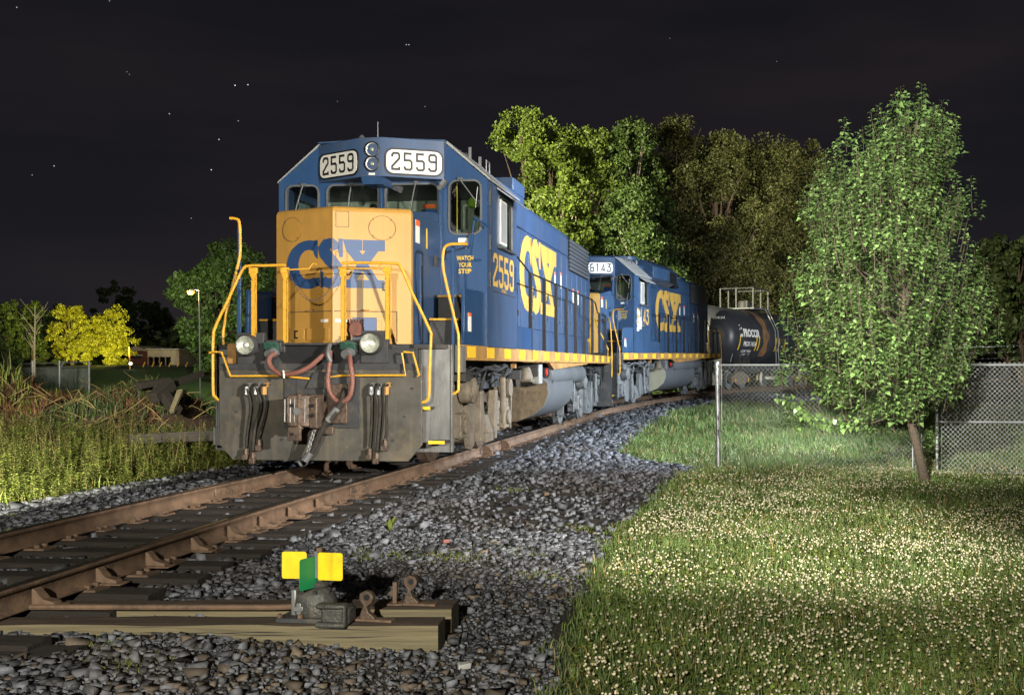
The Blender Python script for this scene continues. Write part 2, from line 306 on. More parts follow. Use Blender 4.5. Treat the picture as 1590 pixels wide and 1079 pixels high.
def decal_digits(name, txt, m, parent, fn, u0, u1, v0, v1, wd=.26, gap=.75):
    n = len(txt); W = n*1+(n-1)*gap; b = MB(); k = 0
    for i, ch in enumerate(txt):
        for p in DIG[ch]:
            for q in ribbon(p, wd):
                b.add([fn(u0+(u1-u0)*(i*(1+gap)+a.x)/W, v0+(v1-v0)*a.y/2) for a in q], [(0,1,2,3)])
    return b.build(name, m, parent, smooth=False, normals=False)
# railway lettering: slab C, S and X drawn in a 600 x 265 box
def logo_polys():
    out = []
    n = 26
    def arc(a0, a1, cx, cy, rx0, ry0, rx1, ry1):
        pts = []
        for i in range(n):
            a = R(a0+(a1-a0)*i/n); b = R(a0+(a1-a0)*(i+1)/n)
            out.append([(cx+rx1*math.cos(a), cy+ry1*math.sin(a)), (cx+rx1*math.cos(b), cy+ry1*math.sin(b)), (cx+rx0*math.cos(b), cy+ry0*math.sin(b)), (cx+rx0*math.cos(a), cy+ry0*math.sin(a))])
    arc(66, 300, 118, 132, 54, 80, 118, 132)                  # C
    out.append([(150, 262), (168, 262), (168, 160), (152, 175), (141, 212)])
    out.append([(178, 12), (178, 60), (148, 58), (160, 14)])
    s = [(268,205),(262,226),(240,240),(214,236),(200,214),(206,186),(230,156),(258,128),(284,98),(287,60),(266,34),(236,24),(208,32),(192,52)]
    wds = [44,52,56,58,60,62,66,68,66,62,58,56,50,40]
    for q in ribbon(s, wds): out.append([tuple(p) for p in q])
    out.append([(284, 265), (312, 265), (312, 166), (290, 166), (280, 205)])
    out.append([(181, 4), (196, 4), (196, 88), (181, 100)])
    # X
    out.append([(312, 262), (438, 262), (438, 203), (333, 203)]); out.append([(442, 262), (588, 262), (588, 203), (442, 203)])
    out.append([(333, 203), (420, 203), (440, 183), (440, 98), (403, 130)]); out.append([(440, 98), (440, 183), (460, 203), (545, 203), (478, 130)])
    out.append([(403, 130), (440, 98), (440, 92), (400, 46), (352, 46)]); out.append([(478, 130), (440, 98), (440, 92), (484, 46), (542, 46)])
    out.append([(312, 2), (438, 2), (438, 46), (312, 46)]); out.append([(442, 2), (585, 2), (585, 46), (442, 46)])
    return out
def decal_logo(name, m, parent, fn, u0, u1, v0, v1, split=None):
    polys = logo_polys(); b = MB()
    bm = bmesh.new()
    for i, p in enumerate(polys):
        vs = [bm.verts.new((u0+(u1-u0)*x/600, v0+(v1-v0)*y/265, 0)) for x, y in p]
        bm.faces.new(vs)
    if split is not None:
        bmesh.ops.bisect_plane(bm, geom=bm.verts[:]+bm.edges[:]+bm.faces[:], plane_co=(split, 0, 0), plane_no=(1, 0, 0))
    bm.verts.index_update(); 
    b.add([fn(v.co.x, v.co.y) for v in bm.verts], [tuple(v.index for v in f.verts) for f in bm.faces]); bm.free()
    return b.build(name, m, parent, smooth=False, normals=False)
def rrect(x0, x1, z0, z1, r, n=5):
    pts = []
    for cx, cz, a0 in ((x1-r, z1-r, 0), (x0+r, z1-r, 90), (x0+r, z0+r, 180), (x1-r, z0+r, 270)):
        for k in range(n+1): a = R(a0+90*k/n); pts.append((cx+r*math.cos(a), cz+r*math.sin(a)))
    return pts
def wall_with_holes(name, outer, holes, fn, m, parent):
    bm = bmesh.new(); es = []
    for loop in [outer]+holes:
        vs = [bm.verts.new((p[0], p[1], 0)) for p in loop]
        es += [bm.edges.new((vs[i], vs[(i+1) % len(vs)])) for i in range(len(vs))]
    bmesh.ops.triangle_fill(bm, use_beauty=True, use_dissolve=False, edges=es, normal=(0, 0, 1))
    bm.verts.index_update(); b = MB(); b.add([fn(v.co.x, v.co.y) for v in bm.verts], [tuple(v.index for v in f.verts) for f in bm.faces]); bm.free()
    return b.build(name, m, parent, smooth=False, normals=False)
def ring(loop, w, fn0, fn1):
    """window seal: a raised band round a loop"""
    c = Vector((sum(p[0] for p in loop)/len(loop), sum(p[1] for p in loop)/len(loop))); n = len(loop); ins = []
    for i, p in enumerate(loop):
        a = Vector(loop[i-1]); b_ = Vector(loop[(i+1) % n]); t = (b_-a).normalized(); nn = Vector((t.y, -t.x)); ins.append(Vector(p)+nn*w)
    b = MB(); vs = [fn0(*p) for p in loop]+[fn0(*p) for p in ins]+[fn1(*p) for p in loop]+[fn1(*p) for p in ins]; fs = []
    for k in range(n):
        j = (k+1) % n; fs += [(2*n+k, 2*n+j, 3*n+j, 3*n+k), (n+k, n+j, 3*n+j, 3*n+k), (k, j, 2*n+j, 2*n+k)]
    return b.add(vs, fs)
# ------------------------------------------------------------------ measured ground plan (metres; camera above the origin, y forward)
NR = [(-8,-4.5),(3,-4.25),(6.56,-4.04),(10.7,-3.78),(15.4,-3.3),(22,-2.72),(28.9,-2.07),(33.4,-1.38),(38,-.38),(43.5,1.2),(48.5,2.85),(54,5.1),(62,9.2),(72,15.5),(84,24.5),(100,38)]
_y = np.array([p[0] for p in NR]); _x = np.array([p[1] for p in NR])
_yy = np.linspace(-8, 100, 1081); _xx = np.interp(_yy, _y, _x)
for _ in range(3): _xx = np.convolve(np.pad(_xx, 12, mode='reflect', reflect_type='odd'), np.ones(25)/25, 'valid')
_dx = np.gradient(_xx, _yy); _den = np.sqrt(1+_dx**2)
_cx = _xx-.75/_den; _cy = _yy+.75*_dx/_den        # centre line is .75 m left of the near rail
_s = np.concatenate([[0], np.cumsum(np.hypot(np.diff(_cx), np.diff(_cy)))])
def zr(y): return np.interp(y, [25, 50, 70], [0, .29, .36])
def xc(y): return np.interp(y, _cy, _cx)
def track(s):
    """centre point and heading (dx, dy) at arc length s"""
    x = np.interp(s, _s, _cx); y = np.interp(s, _s, _cy); x2 = np.interp(s+.5, _s, _cx); y2 = np.interp(s+.5, _s, _cy)
    d = Vector((x2-x, y2-y)).normalized(); return float(x), float(y), float(zr(y)), d
def s_at(y): return float(np.interp(y, _cy, _s))
XB = np.array([(-5,-.5),(5,-.5),(7.6,-.57),(9.5,-.49),(11,-.46),(13.4,-.12),(16.4,.25),(18.0,.6),(18.8,.95),(19.2,.0),(20.8,-.69),(27,-.24),(35,.6),(42,2.6),(50,7.5),(60,13),(100,44)])
def xb(y): return np.interp(y, XB[:, 0], XB[:, 1])
def xleft(y): return xc(y)-np.interp(y, [0, 12, 16, 22, 30, 60], [4.6, 4.4, 4.2, 3.6, 3.4, 3.4])
def smooth(a, b, t): u = np.clip((t-a)/(b-a), 0, 1); return u*u*(3-2*u)
def fnoise(x, y, f, seed=0):
    r = np.random.default_rng(seed); v = 0
    for k in range(5):
        a = r.uniform(0, 6.28); p = r.uniform(0, 6.28); ff = f*(1+.6*k); v = v+np.sin(ff*(x*math.cos(a)+y*math.sin(a))+p)/(1+.5*k)
    return v/3
def gz(x, y):
    x = np.asarray(x, float); y = np.asarray(y, float)
    yc_ = np.clip(y, -6, 95); t = x-xc(yc_); z0 = zr(yc_)
    bed = z0-.262
    zr_ = np.where(t > 0, -.43+.8*z0, -.48+.6*z0)
    k = np.where(t > 0, smooth(1.8, 4.6, t), smooth(1.9, 3.9, -t))
    z = bed*(1-k)+zr_*k
    z = z+.018*fnoise(x, y, 3., 1)*(.4+k)+.03*fnoise(x, y, .7, 2)*k
    # spoil heap on the left
    A = np.interp(x, [-60,-30,-20,-17,-16.2,-15.4,-14.6,-13.8,-12.6,-11.7,-10.9,-10.2], [.3,1.2,1.9,1.75,1.45,1.05,.95,1.15,1.25,.75,.2,0])
    z = z+A*np.exp(-((y-27-.15*(x+14))/2.5)**2)*(1+.18*fnoise(x, y, 2.3, 5)+.08*fnoise(x, y, 6, 6))
    # distant ground on the left rises a little to the second line
    z = z+np.interp(y, [44, 62, 300], [0, 1.75, 1.8])*smooth(12, 17, -x)
    return z
# ------------------------------------------------------------------ ground
def axis(lo, hi, step, far, n=26, side=2):
    a = np.arange(lo, hi+step/2, step); g = step*np.cumsum(1.32**np.arange(1, n)); g = g[g < far]
    return np.concatenate([lo-g[::-1], a, hi+g])
gx = axis(-26, 10, .2, 2500); gy = axis(2, 46, .2, 3500)
X, Y = np.meshgrid(gx, gy); Z = gz(X, Y); nx, ny = len(gx), len(gy)
V = np.stack([X, Y, Z], -1).reshape(-1, 3)
i = np.arange(nx-1)[None, :]+nx*np.arange(ny-1)[:, None]; F = np.stack([i, i+1, i+1+nx, i+nx], -1).reshape(-1, 4)
gmat = bpy.data.materials.new('ground'); gmat.use_nodes = True
t = gmat.node_tree; b = t.nodes['Principled BSDF']; n = t.nodes.new; l = t.links.new
at = n('ShaderNodeVertexColor'); at.layer_name = 'zone'; no = n('ShaderNodeTexNoise'); no.inputs['Scale'].default_value = 9; no.inputs['Detail'].default_value = 8; no.inputs['Roughness'].default_value = .75
co = n('ShaderNodeTexCoord'); l(co.outputs['Object'], no.inputs[0])
mr = n('ShaderNodeMapRange'); mr.inputs[1].default_value = .3; mr.inputs[2].default_value = .7; mr.inputs[3].default_value = .45; mr.inputs[4].default_value = 1.6; l(no.outputs[0], mr.inputs[0])
mu = n('ShaderNodeVectorMath'); mu.operation = 'MULTIPLY'; l(at.outputs[0], mu.inputs[0]); l(mr.outputs[0], mu.inputs[1]); l(mu.outputs[0], b.inputs['Base Color']); b.inputs['Roughness'].default_value = .95
bu = n('ShaderNodeBump'); bu.inputs['Strength'].default_value = .8; bu.inputs['Distance'].default_value = .05; l(no.outputs[0], bu.inputs['Height']); l(bu.outputs[0], b.inputs['Normal'])
g = npmesh('ground', V, F, gmat, smooth=True); tag(g, 'ground of dark grit, soil and lawn under the railway', kind='structure')
gc = g.data.color_attributes.new('zone', 'FLOAT_COLOR', 'POINT')
x, y = V[:, 0], V[:, 1]; xn = x+.12*fnoise(x, y, 4, 9); inb = (xn < xb(y)) & (xn > xleft(np.clip(y, -6, 95)))
C = np.empty((len(V), 4)); C[:] = (.045, .062, .018, 1)
C[inb] = (.026, .025, .026, 1)
dirt = inb & (x > -2.6) & (y < 14.5); C[dirt] = (.022, .017, .013, 1)
mound = (x < -10) & (np.abs(y-27-.15*(x+14)) < 5.5); C[mound] = (.060, .034, .020, 1)
far = (x < -12) & (y > 34); C[far] = (.05, .10, .02, 1)
C[(y > 60)] = (.03, .04, .015, 1)
gc.data.foreach_set('color', C.ravel())

# ------------------------------------------------------------------ ballast stones
def scatter_ok(x, y): return (x < xb(y)-.05+.15*fnoise(x, y, 5, 3)) & (x > xleft(y)+.15*fnoise(x, y, 4, 4))
def stones(name, P, S, m, flat=.7):
    n = len(P); base = np.array([(-1,-1,-1),(1,-1,-1),(1,1,-1),(-1,1,-1),(-1,-1,1),(1,-1,1),(1,1,1),(-1,1,1)], float)*.5
    V = base[None]*(1+RNG.uniform(-.5, .42, (n, 8, 3))); V = V*(S[:, None, None]*np.stack([RNG.uniform(.8, 1.5, n), RNG.uniform(.7, 1.2, n), RNG.uniform(.5, .9, n)], -1)[:, None, :])
    a = RNG.uniform(0, 6.28, n); c_, s_ = np.cos(a), np.sin(a); tx = RNG.normal(0, .45, n); ct, st = np.cos(tx), np.sin(tx)
    y1 = V[..., 1]*ct[:, None]-V[..., 2]*st[:, None]; z1 = V[..., 1]*st[:, None]+V[..., 2]*ct[:, None]
    x2 = V[..., 0]*c_[:, None]-y1*s_[:, None]; y2 = V[..., 0]*s_[:, None]+y1*c_[:, None]
    W = np.stack([x2, y2, z1], -1)+P[:, None, :]
    Fb = np.array([(0,3,2,1),(4,5,6,7),(0,1,5,4),(1,2,6,5),(2,3,7,6),(3,0,4,7)])
    F = (Fb[None]+8*np.arange(n)[:, None, None]).reshape(-1, 4)
    return npmesh(name, W.reshape(-1, 3), F, m)
P = []; S = []
for y0, y1, den, size in ((4.6, 8, 1150, .031), (8, 12, 950, .034), (12, 18, 620, .042), (18, 26, 420, .050), (26, 36, 240, .064), (36, 52, 130, .08)):
    xl_, xr_ = float(xleft(y0))-.5, float(max(xb(y0), xb(y1)))+.4
    if y0 >= 26: xl_ = float(xc(y0))-1.2
    n_ = int((xr_-xl_)*(y1-y0)*den); x = RNG.uniform(xl_, xr_, n_); y = RNG.uniform(y0, y1, n_)
    ok = scatter_ok(x, y)
    dirty = (x > -2.5+.6*fnoise(x, y, 1.3, 11)) & (x < .3) & (y < 15.5) & (fnoise(x, y, 1.1, 12)+.45 > 0)
    ok &= ~(dirty & (RNG.random(n_) < .86))
    x, y = x[ok], y[ok]; s = size*RNG.lognormal(0, .28, len(x)); z = gz(x, y)+s*.15+RNG.uniform(-.3, .5, len(x))*s
    P.append(np.stack([x, y, z], -1)); S.append(s)
n_ = 42000; x = RNG.uniform(-7.6, -.3, n_); y = 4.7+RNG.random(n_)**1.3*6; ok = scatter_ok(x, y); x, y = x[ok], y[ok]; s = .015*RNG.lognormal(0, .35, len(x)); P.append(np.stack([x, y, gz(x, y)+s*.3], -1)); S.append(s)
P = np.concatenate(P); S = np.concatenate(S)
tag(stones('ballast_gravel', P, S, M['stone']), 'grey crushed ballast stones around the ties and beside the rails', kind='stuff')
n_ = 7000; x = RNG.uniform(-7, -.4, n_); y = 4.7+RNG.random(n_)**1.5*7; ok = scatter_ok(x, y) & ((y < 6.5) | ((x > -2.0) & (RNG.random(n_) < .35))); x, y = x[ok], y[ok]; s = .026*RNG.lognormal(0, .4, len(x))
tag(stones('brown_pebbles', np.stack([x, y, gz(x, y)+s*.2], -1), s, M['brownstone']), 'brown pebbles and dirt clods scattered around the switch timbers', kind='stuff')

# ------------------------------------------------------------------ ties
tie0 = empty('railway_tie', label='dark creosoted wooden tie lying across under the two rails', cat='railway tie', group='ties under the track')
b = MB(); b.box(-1.47, 1.33, -.115, .115, -.36, -.182); b.build('timber', M['tie'], tie0, .012)
for sx in (-.75, .75):
    b = MB(); b.box(sx-.19, sx+.19, -.09, .09, -.1815, -.166)
    for a, c in ((-.11, .05), (-.11, -.05), (.11, .05), (.11, -.05)): b.box(sx+a-.02, sx+a+.02, c-.012, c+.012, -.166, -.14)
    b.build('tie_plate', M['rail'], tie0, 0)
kids = list(tie0.children); first = True
s = s_at(4.6); k = 0
while s < s_at(52):
    x, y, z, d = track(s)
    if 6.2 < y < 6.95: s += .1; k += 0; continue          # the two long switch timbers lie here
    t_ = tie0 if first else tie0.copy()
    if not first:
        COL.objects.link(t_)
        for c in kids: q = c.copy(); COL.objects.link(q); q.parent = t_
    first = False
    t_.location = (x, y, z); t_.rotation_euler = (0, 0, math.atan2(d.y, d.x)-math.pi/2+random.uniform(-.02, .02))
    t_.location.x += random.uniform(-.05, .05)*d.y
    s += .52 if y < 20 else .55
# ------------------------------------------------------------------ rails
PROF = [(-.07,-.166),(.07,-.166),(.07,-.155),(.012,-.138),(.010,-.045),(.036,-.034),(.037,-.006),(.030,0),(-.030,0),(-.037,-.006),(-.036,-.034),(-.010,-.045),(-.012,-.138),(-.07,-.155)]
def make_rail(off, label):
    ss = np.arange(s_at(3.2), s_at(95), .4); V = []; n = len(PROF); mi = []
    for s in ss:
        x, y, z, d = track(s); nr = Vector((d.y, -d.x))
        for a, c in PROF: V.append((x+nr.x*(off+a), y+nr.y*(off+a), z+c))
    V = np.array(V); F = []
    for k in range(len(ss)-1):
        for j in range(n): F.append((k*n+j, k*n+(j+1) % n, (k+1)*n+(j+1) % n, (k+1)*n+j)); mi.append(1 if j in (6, 7, 8) else 0)
    o = npmesh('rail', V, np.array(F)[:, ::-1], [M['rail'], M['railtop']], mi=mi); tag(o, label, 'rail')
    return o
near_rail = make_rail(.75, 'rusty near rail with rail braces along its outer side')
far_rail = make_rail(-.75, 'rusty far rail with a bolted joint in its web')
def along(s, off, rz=0): x, y, z, d = track(s); nr = Vector((d.y, -d.x)); return Vector((x+nr.x*off, y+nr.y*off, z)), math.atan2(d.y, d.x)-math.pi/2
def joint(rail, yy, side):
    off = .75 if rail is near_rail else -.75; p, a = along(s_at(yy), off); Rz = Matrix.Rotation(a, 3, 'Z')
    b = MB(); b.obox(p+Rz@Vector((side*.024, 0, -.092)), (.022, .62, .085), Rz); o = b.build('joint_bar', M['rail'], rail, .006)
    for t_ in (-.22, -.08, .08, .22):
        q = MB(); q.cyl(p+Rz@Vector((side*.034, t_, -.092)), p+Rz@Vector((side*.062, t_, -.092)), .02, n=6); q.build('bolt', M['rail'], o)
joint(far_rail, 12.6, 1); joint(near_rail, 12.9, 1); joint(near_rail, 28.2, 1)
# rail braces
br0 = MB(); br0.prism([(.045,-.155),(.20,-.155),(.19,-.13),(.12,-.115),(.06,-.05),(.045,-.045)], lambda u, v: (u, -.045, v), lambda u, v: (u, .045, v)); br0.box(.05, .24, -.07, .07, -.166, -.152)
brace = br0.build('rail_brace', M['rail'], None, .008); tag(brace, 'small rusty steel brace clamped against the outside of the near rail', 'rail brace', 'rail braces along the near rail')
fst = True
for yy in (6.9, 7.6, 8.25, 8.95, 9.6, 10.25, 10.9, 11.6):
    p, a = along(s_at(yy), .75); o = brace if fst else brace.copy(); fst or COL.objects.link(o); fst = False; o.location = p; o.rotation_euler = (0, 0, a)
for lab, yy in (('first half-round steel stop beside the near rail past the locomotive front', 18.9), ('second half-round steel stop beside the near rail, nearer the fuel tank', 20.3)):
    p, a = along(s_at(yy)-.3, .75); b = MB()
    b.prism([(.05,-.15)]+[(.06+.17*math.cos(R(q))*1., -.15+.16*math.sin(R(q))) for q in range(0, 91, 15)]+[(.05, .01)], lambda u, v: (u, -.02, v), lambda u, v: (u, .02, v)); b.box(.05, .26, -.08, .08, -.166, -.15)
    o = b.build('rail_stop', M['rail'], None, .004); o.location = p; o.rotation_euler = (0, 0, a); tag(o, lab, 'rail stop')
# ------------------------------------------------------------------ switch timbers and stand
def timber(name, x0, x1, y0, y1, z0, z1, label, rz=0, m=None):
    e_ = empty(name, ((x0+x1)/2, (y0+y1)/2, z0), rz, label=label, cat='timber'); a, c, h = (x1-x0)/2, (y1-y0)/2, z1-z0
    b = MB(); seg = 14
    vs = []; rr_ = random.Random(label)
    for i_ in range(seg+1):
        u = -a+2*a*i_/seg; j = lambda s_=.004: rr_.uniform(-s_, s_)
        vs += [(u, -c+j(), 0), (u, c+j(), 0), (u, c+j(), h*.985+j(.006)), (u, c*.55, h+j()), (u, -c*.5, h+j()), (u, -c+j(), h*.975+j(.006))]
    fs = [tuple(range(6)), tuple(range(seg*6+5, seg*6-1, -1))]
    for i_ in range(seg):
        for k in range(6): fs.append((i_*6+k, (i_+1)*6+k, (i_+1)*6+(k+1) % 6, i_*6+(k+1) % 6))
    b.v = vs; b.f = fs; b.mi = [0, 0]+[1 if k in (2, 3, 4) else 0 for i_ in range(seg) for k in range(6)]
    bo_ = b.build('beam', m or [M['wood'], M['woodtop']], e_, 0, smooth=False)
    for q_ in range(9):
        u0 = rr_.uniform(-a*.2, a*.8); zc_ = rr_.uniform(.25, .9)*h; ln_ = rr_.uniform(.15, .6); MB().add([(u0, -c-.0055, zc_), (u0+ln_*.5, -c-.0055, zc_-.0035), (u0+ln_, -c-.0055, zc_+rr_.uniform(-.01, .01)), (u0+ln_*.5, -c-.0055, zc_+.0035)], [(0, 1, 2, 3)]).build('crack', M['black'], bo_, normals=False)
    for q_ in range(3):
        y_ = rr_.uniform(-c*.6, c*.6); z_ = rr_.uniform(.3, .8)*h; MB().add([(a+.0055, y_, z_-.05), (a+.0055, y_+.006, z_), (a+.0055, y_+rr_.uniform(-.02, .02), z_+.05), (a+.0055, y_-.004, z_)], [(0, 1, 2, 3)]).build('crack', M['black'], bo_, normals=False)
    return e_
timber('switch_timber', -4.35, -1.30, 6.42, 6.64, -.38, -.181, 'long greenish timber under the switch stand, in front')
timber('switch_timber', -6.5, -1.30, 6.84, 7.10, -.40, -.176, 'long dark timber right behind the one carrying the switch stand')
sw = empty('switch_stand', (-2.08, 6.56, -.18), R(-6), label='low grey switch stand with two yellow and one green target plates', cat='switch stand')
b = MB(); b.box(-.20, .10, -.13, .10, .0, .03); b.box(-.14, .06, -.1, .3, .002, .026); b.build('base_plate', M['dark'], sw, .006)
b = MB(); prof = [(.0,.03),(.125,.03),(.135,.06),(.13,.13),(.115,.165),(.09,.19),(.06,.205),(.0,.205)]
b.lathe(prof, (0, .0, 0), 'Z', 20); b.v = [(p[0]*1.0+.0, p[1]*.78, p[2]) for p in b.v]; b.build('housing', M['casting'], sw)
for q_ in range(8):
    a_ = q_*.785+.3; MB().cyl((.108*math.cos(a_), .085*math.sin(a_), .172), (.112*math.cos(a_), .09*math.sin(a_), .19), .011, n=6).build('bolt', M['dark'], sw)
for x_, y_ in ((-.18, -.11), (-.18, .08), (.08, .08), (-.05, -.115)): MB().cyl((x_, y_, .03), (x_, y_, .052), .016, n=6).build('bolt', M['rail'], sw)
b = MB(); b.lathe([(0,.205),(.062,.205),(.066,.222),(.05,.235),(0,.235)], (0.02, 0, 0), 'Z', 16); b.build('cap', M['casting'], sw)
b = MB(); b.box(-.135, -.10, -.06, .04, .03, .19); b.build('side_rib', M['galv'], sw, .008)
b = MB(); b.box(-.075, -.045, -.115, -.09, .05, .12); b.box(-.09, -.03, -.12, -.095, .07, .10); b.build('latch', M['galv'], sw, .004)
b = MB(); b.box(.01, .045, -.02, .015, .23, .44); b.build('spindle', M['rail'], sw, .003)
def plate(nm, m, c0, c1, z0, z1, y_, rot, r=.015):
    b = MB(); lp = rrect(c0, c1, z0, z1, r, 3); b.prism(lp, lambda u, v: (u, -.002, v), lambda u, v: (u, .002, v)); o = b.build(nm, m, sw); o.location = (.02, y_, 0); o.rotation_euler = (0, 0, R(rot)); return o
plate('target', M['flag_y'], -.215, -.062, .255, .420, -.035, 4); plate('target', M['flag_y'], .012, .175, .250, .418, -.045, -4)
o = plate('target', M['flag_g'], -.15, .0, .205, .395, -.035, 73); 
plate('edge_strip', M['galv'], -.008, .014, .262, .425, -.05, -4, .003)
b = MB(); b.box(.09, .27, -.15, -.02, .0, .11); b.build('lever_weight', M['casting'], sw, .02)
b = MB(); b.box(.07, .26, -.19, -.10, -.01, .022); b.box(.07, .26, -.18, -.10, .10, .13); b.box(.235, .262, -.185, -.05, .0, .12); b.build('lever_jaw', M['casting'], sw, .014)
def lug(name, x, y, h, label, rz):
    e_ = empty(name, (x, y, -.178), R(rz), label=label, cat='bracket')
    b = MB(); b.prism([(-.055,0),(.06,0),(.05,.03),(.012,.06),(.0,.10),(.035,.13),(.045,.17),(.03,.205),(-.01,.215),(-.045,.195),(-.05,.15),(-.02,.11),(-.035,.07)], lambda u, v: (u, -.022, v*h), lambda u, v: (u, .022, v*h)); b.build('arm', M['coupler'], e_, .006)
    b = MB(); b.cyl((0.005,-.03,.17*h), (.005,.03,.17*h), .018, n=10); b.build('pin', M['black'], e_)
    b = MB(); b.box(-.08, .17, -.035, .035, -.002, .014); b.build('foot_strap', M['rail'], e_, .003)
lug('lever_bracket', -1.75, 6.52, .85, 'rusty upright lever bracket right beside the switch stand', -12)
lug('lever_bracket', -1.58, 6.95, .9, 'rusty upright bracket on the rear timber behind the switch stand', -8)
b = MB(); b.box(-1.70, -1.672, 6.93, 6.96, -.18, -.03); b.box(-1.74, -1.63, 6.9, 7.0, -.176, -.165)
o = b.build('latch_post', M['rail'], None, .004); tag(o, 'thin rusty upright strap at left of the rear lever bracket', 'strap')
b = MB(); b.tube([(-3.95, 6.75, -.15), (-2.4, 6.74, -.15), (-2.15, 6.7, -.13)], .018, 8); o = b.build('connecting_rod', M['rail'], None); tag(o, 'rusty rod running from the switch stand to the near rail', 'rod')
b = MB(); b.box(-1.52, -1.36, 6.72, 6.80, -.172, -.150); o = b.build('dead_leaf_strap', M['rail'], None, .004); bpy.data.objects.remove(o)
# cut tie end sticking out at lower left
timber('cut_tie_end', -6.2, -3.25, 5.92, 6.16, -.44, -.215, 'dark tie end with a cracked face, in front of the long switch timber', R(-2), [M['tie'], M['tie']])

# ------------------------------------------------------------------ things lying in the gravel
def leafplant(x, y, h, n, label, m=None, name='young_plant', spread=.35, wd=.2):
    e_ = empty(name, (x, y, float(gz(x, y))), random.uniform(0, 6), label=label, cat='plant'); rr_ = random.Random(int(x*1000))
    for k in range(n):
        a = 2.4*k+rr_.uniform(-.4, .4); d = Vector((math.cos(a), math.sin(a), 0)); sd_ = Vector((-d.y, d.x, 0)); hh = h*rr_.uniform(.6, 1.); b = MB(); vs = []
        for i_ in range(7):
            u = i_/6; p = d*(spread*h*u**1.3)+Vector((0, 0, hh*(u-.18*u*u))); wv = wd*h*math.sin(math.pi*min(1, .08+u*.93))*(1+.25*(i_ % 2)); vs += [p-sd_*wv/2, p+sd_*wv/2+Vector((0, 0, .01))]
        b.add(vs, [(2*i_, 2*i_+1, 2*i_+3, 2*i_+2) for i_ in range(6)]); b.build('leaf', m or M['weed'], e_)
    return e_
leafplant(-2.62, 10.6, .20, 5, 'pale green leafy seedling growing in the gravel behind the switch stand')
leafplant(-2.95, 8.8, .05, 4, 'tiny sprout in the gravel left of the yellow targets'); leafplant(-6.2, 10.2, .12, 4, 'small green sprout between the two rails, near the far rail joint')
leafplant(-5.9, 9.4, .09, 4, 'very small sprout between the rails, nearest the camera'); leafplant(-7.6, 12.6, .13, 5, 'small green sprout in the ballast beyond the far rail')
for lab, x, y, s_, m in (('orange-brown brick fragment in the gravel near the pale seedling', -1.95, 10.0, .07, 'redhose'), ('pale grey flat rock in front of the timber ends', -1.1, 6.15, .075, 'white'),
                         ('rust coloured leaf-like chip farther back in the gravel', -1.4, 13.9, .08, 'rail')):
    b = MB(); rr_ = random.Random(lab); b.obox((0, 0, .02), (s_, s_*.7, s_*.45), Matrix.Rotation(.5, 3, 'Z')); b.v = [tuple(c+rr_.uniform(-.01, .01) for c in p) for p in b.v]
    o = b.build('stone_fragment', M[m] if m != 'white' else M['grey'], None, .008); o.location = (x, y, float(gz(x, y))+.01); tag(o, lab, 'stone')
# ------------------------------------------------------------------ lawn
def blades(name, x, y, h, wd, m, lean=.45, z=None):
    n = len(x); z = gz(x, y)-.01 if z is None else z; a = RNG.uniform(0, 6.28, n); ca, sa = np.cos(a), np.sin(a); b_ = RNG.uniform(0, 6.28, n); le = h*RNG.uniform(.05, lean, n)
    V = np.empty((n, 5, 3)); P = np.stack([x, y, z], -1); S = np.stack([ca*wd/2, sa*wd/2, 0*x], -1); Ld = np.stack([np.cos(b_)*le, np.sin(b_)*le, 0*x], -1); U = np.stack([0*x, 0*x, h], -1)
    V[:, 0] = P-S; V[:, 1] = P+S; V[:, 2] = P-S*.8+Ld*.3+U*.55; V[:, 3] = P+S*.8+Ld*.3+U*.55; V[:, 4] = P+Ld+U*RNG.uniform(.85, 1, n)[:, None]
    F = np.array([(0,1,3),(0,3,2),(2,3,4)])
    return npmesh(name, V.reshape(-1, 3), (F[None]+5*np.arange(n)[:, None, None]).reshape(-1, 3), m)
gxs, gys, ghs, gws = [], [], [], []
for y0, y1, den, hh, ww in ((4.6, 8, 4200, .066, .0065), (8, 12, 2900, .068, .0085), (12, 18, 1700, .072, .011), (18, 27, 700, .11, .018), (27, 44, 260, .14, .035)):
    xr_ = .36*y1+.6; n_ = int((xr_+.7)*(y1-y0)*den); x = RNG.uniform(-.9, xr_, n_); y = RNG.uniform(y0, y1, n_)
    ed = x-xb(y)+.12*fnoise(x, y, 5, 21)+RNG.normal(0, .06, n_); ok = ed > 0
    x, y = x[ok], y[ok]; gxs.append(x); gys.append(y); ghs.append(hh*RNG.lognormal(0, .35, len(x))*(1+.35*fnoise(x, y, 2.5, 22))); gws.append(np.full(len(x), ww))
x, y, h_, w_ = map(np.concatenate, (gxs, gys, ghs, gws))
dm = RNG.random(len(x)) < .07+.09*fnoise(x, y, 1.3, 77)
tag(blades('dry_grass', x[dm], y[dm], h_[dm]*1.15, w_[dm], M['drygrass'], 1.0), 'yellowed dry grass stalks mixed into the clover lawn', kind='stuff')
x, y, h_, w_ = x[~dm], y[~dm], h_[~dm], w_[~dm]
tag(blades('grass', x, y, h_, w_, M['grass']), 'mown lawn grass full of white clover right of the gravel', kind='stuff')
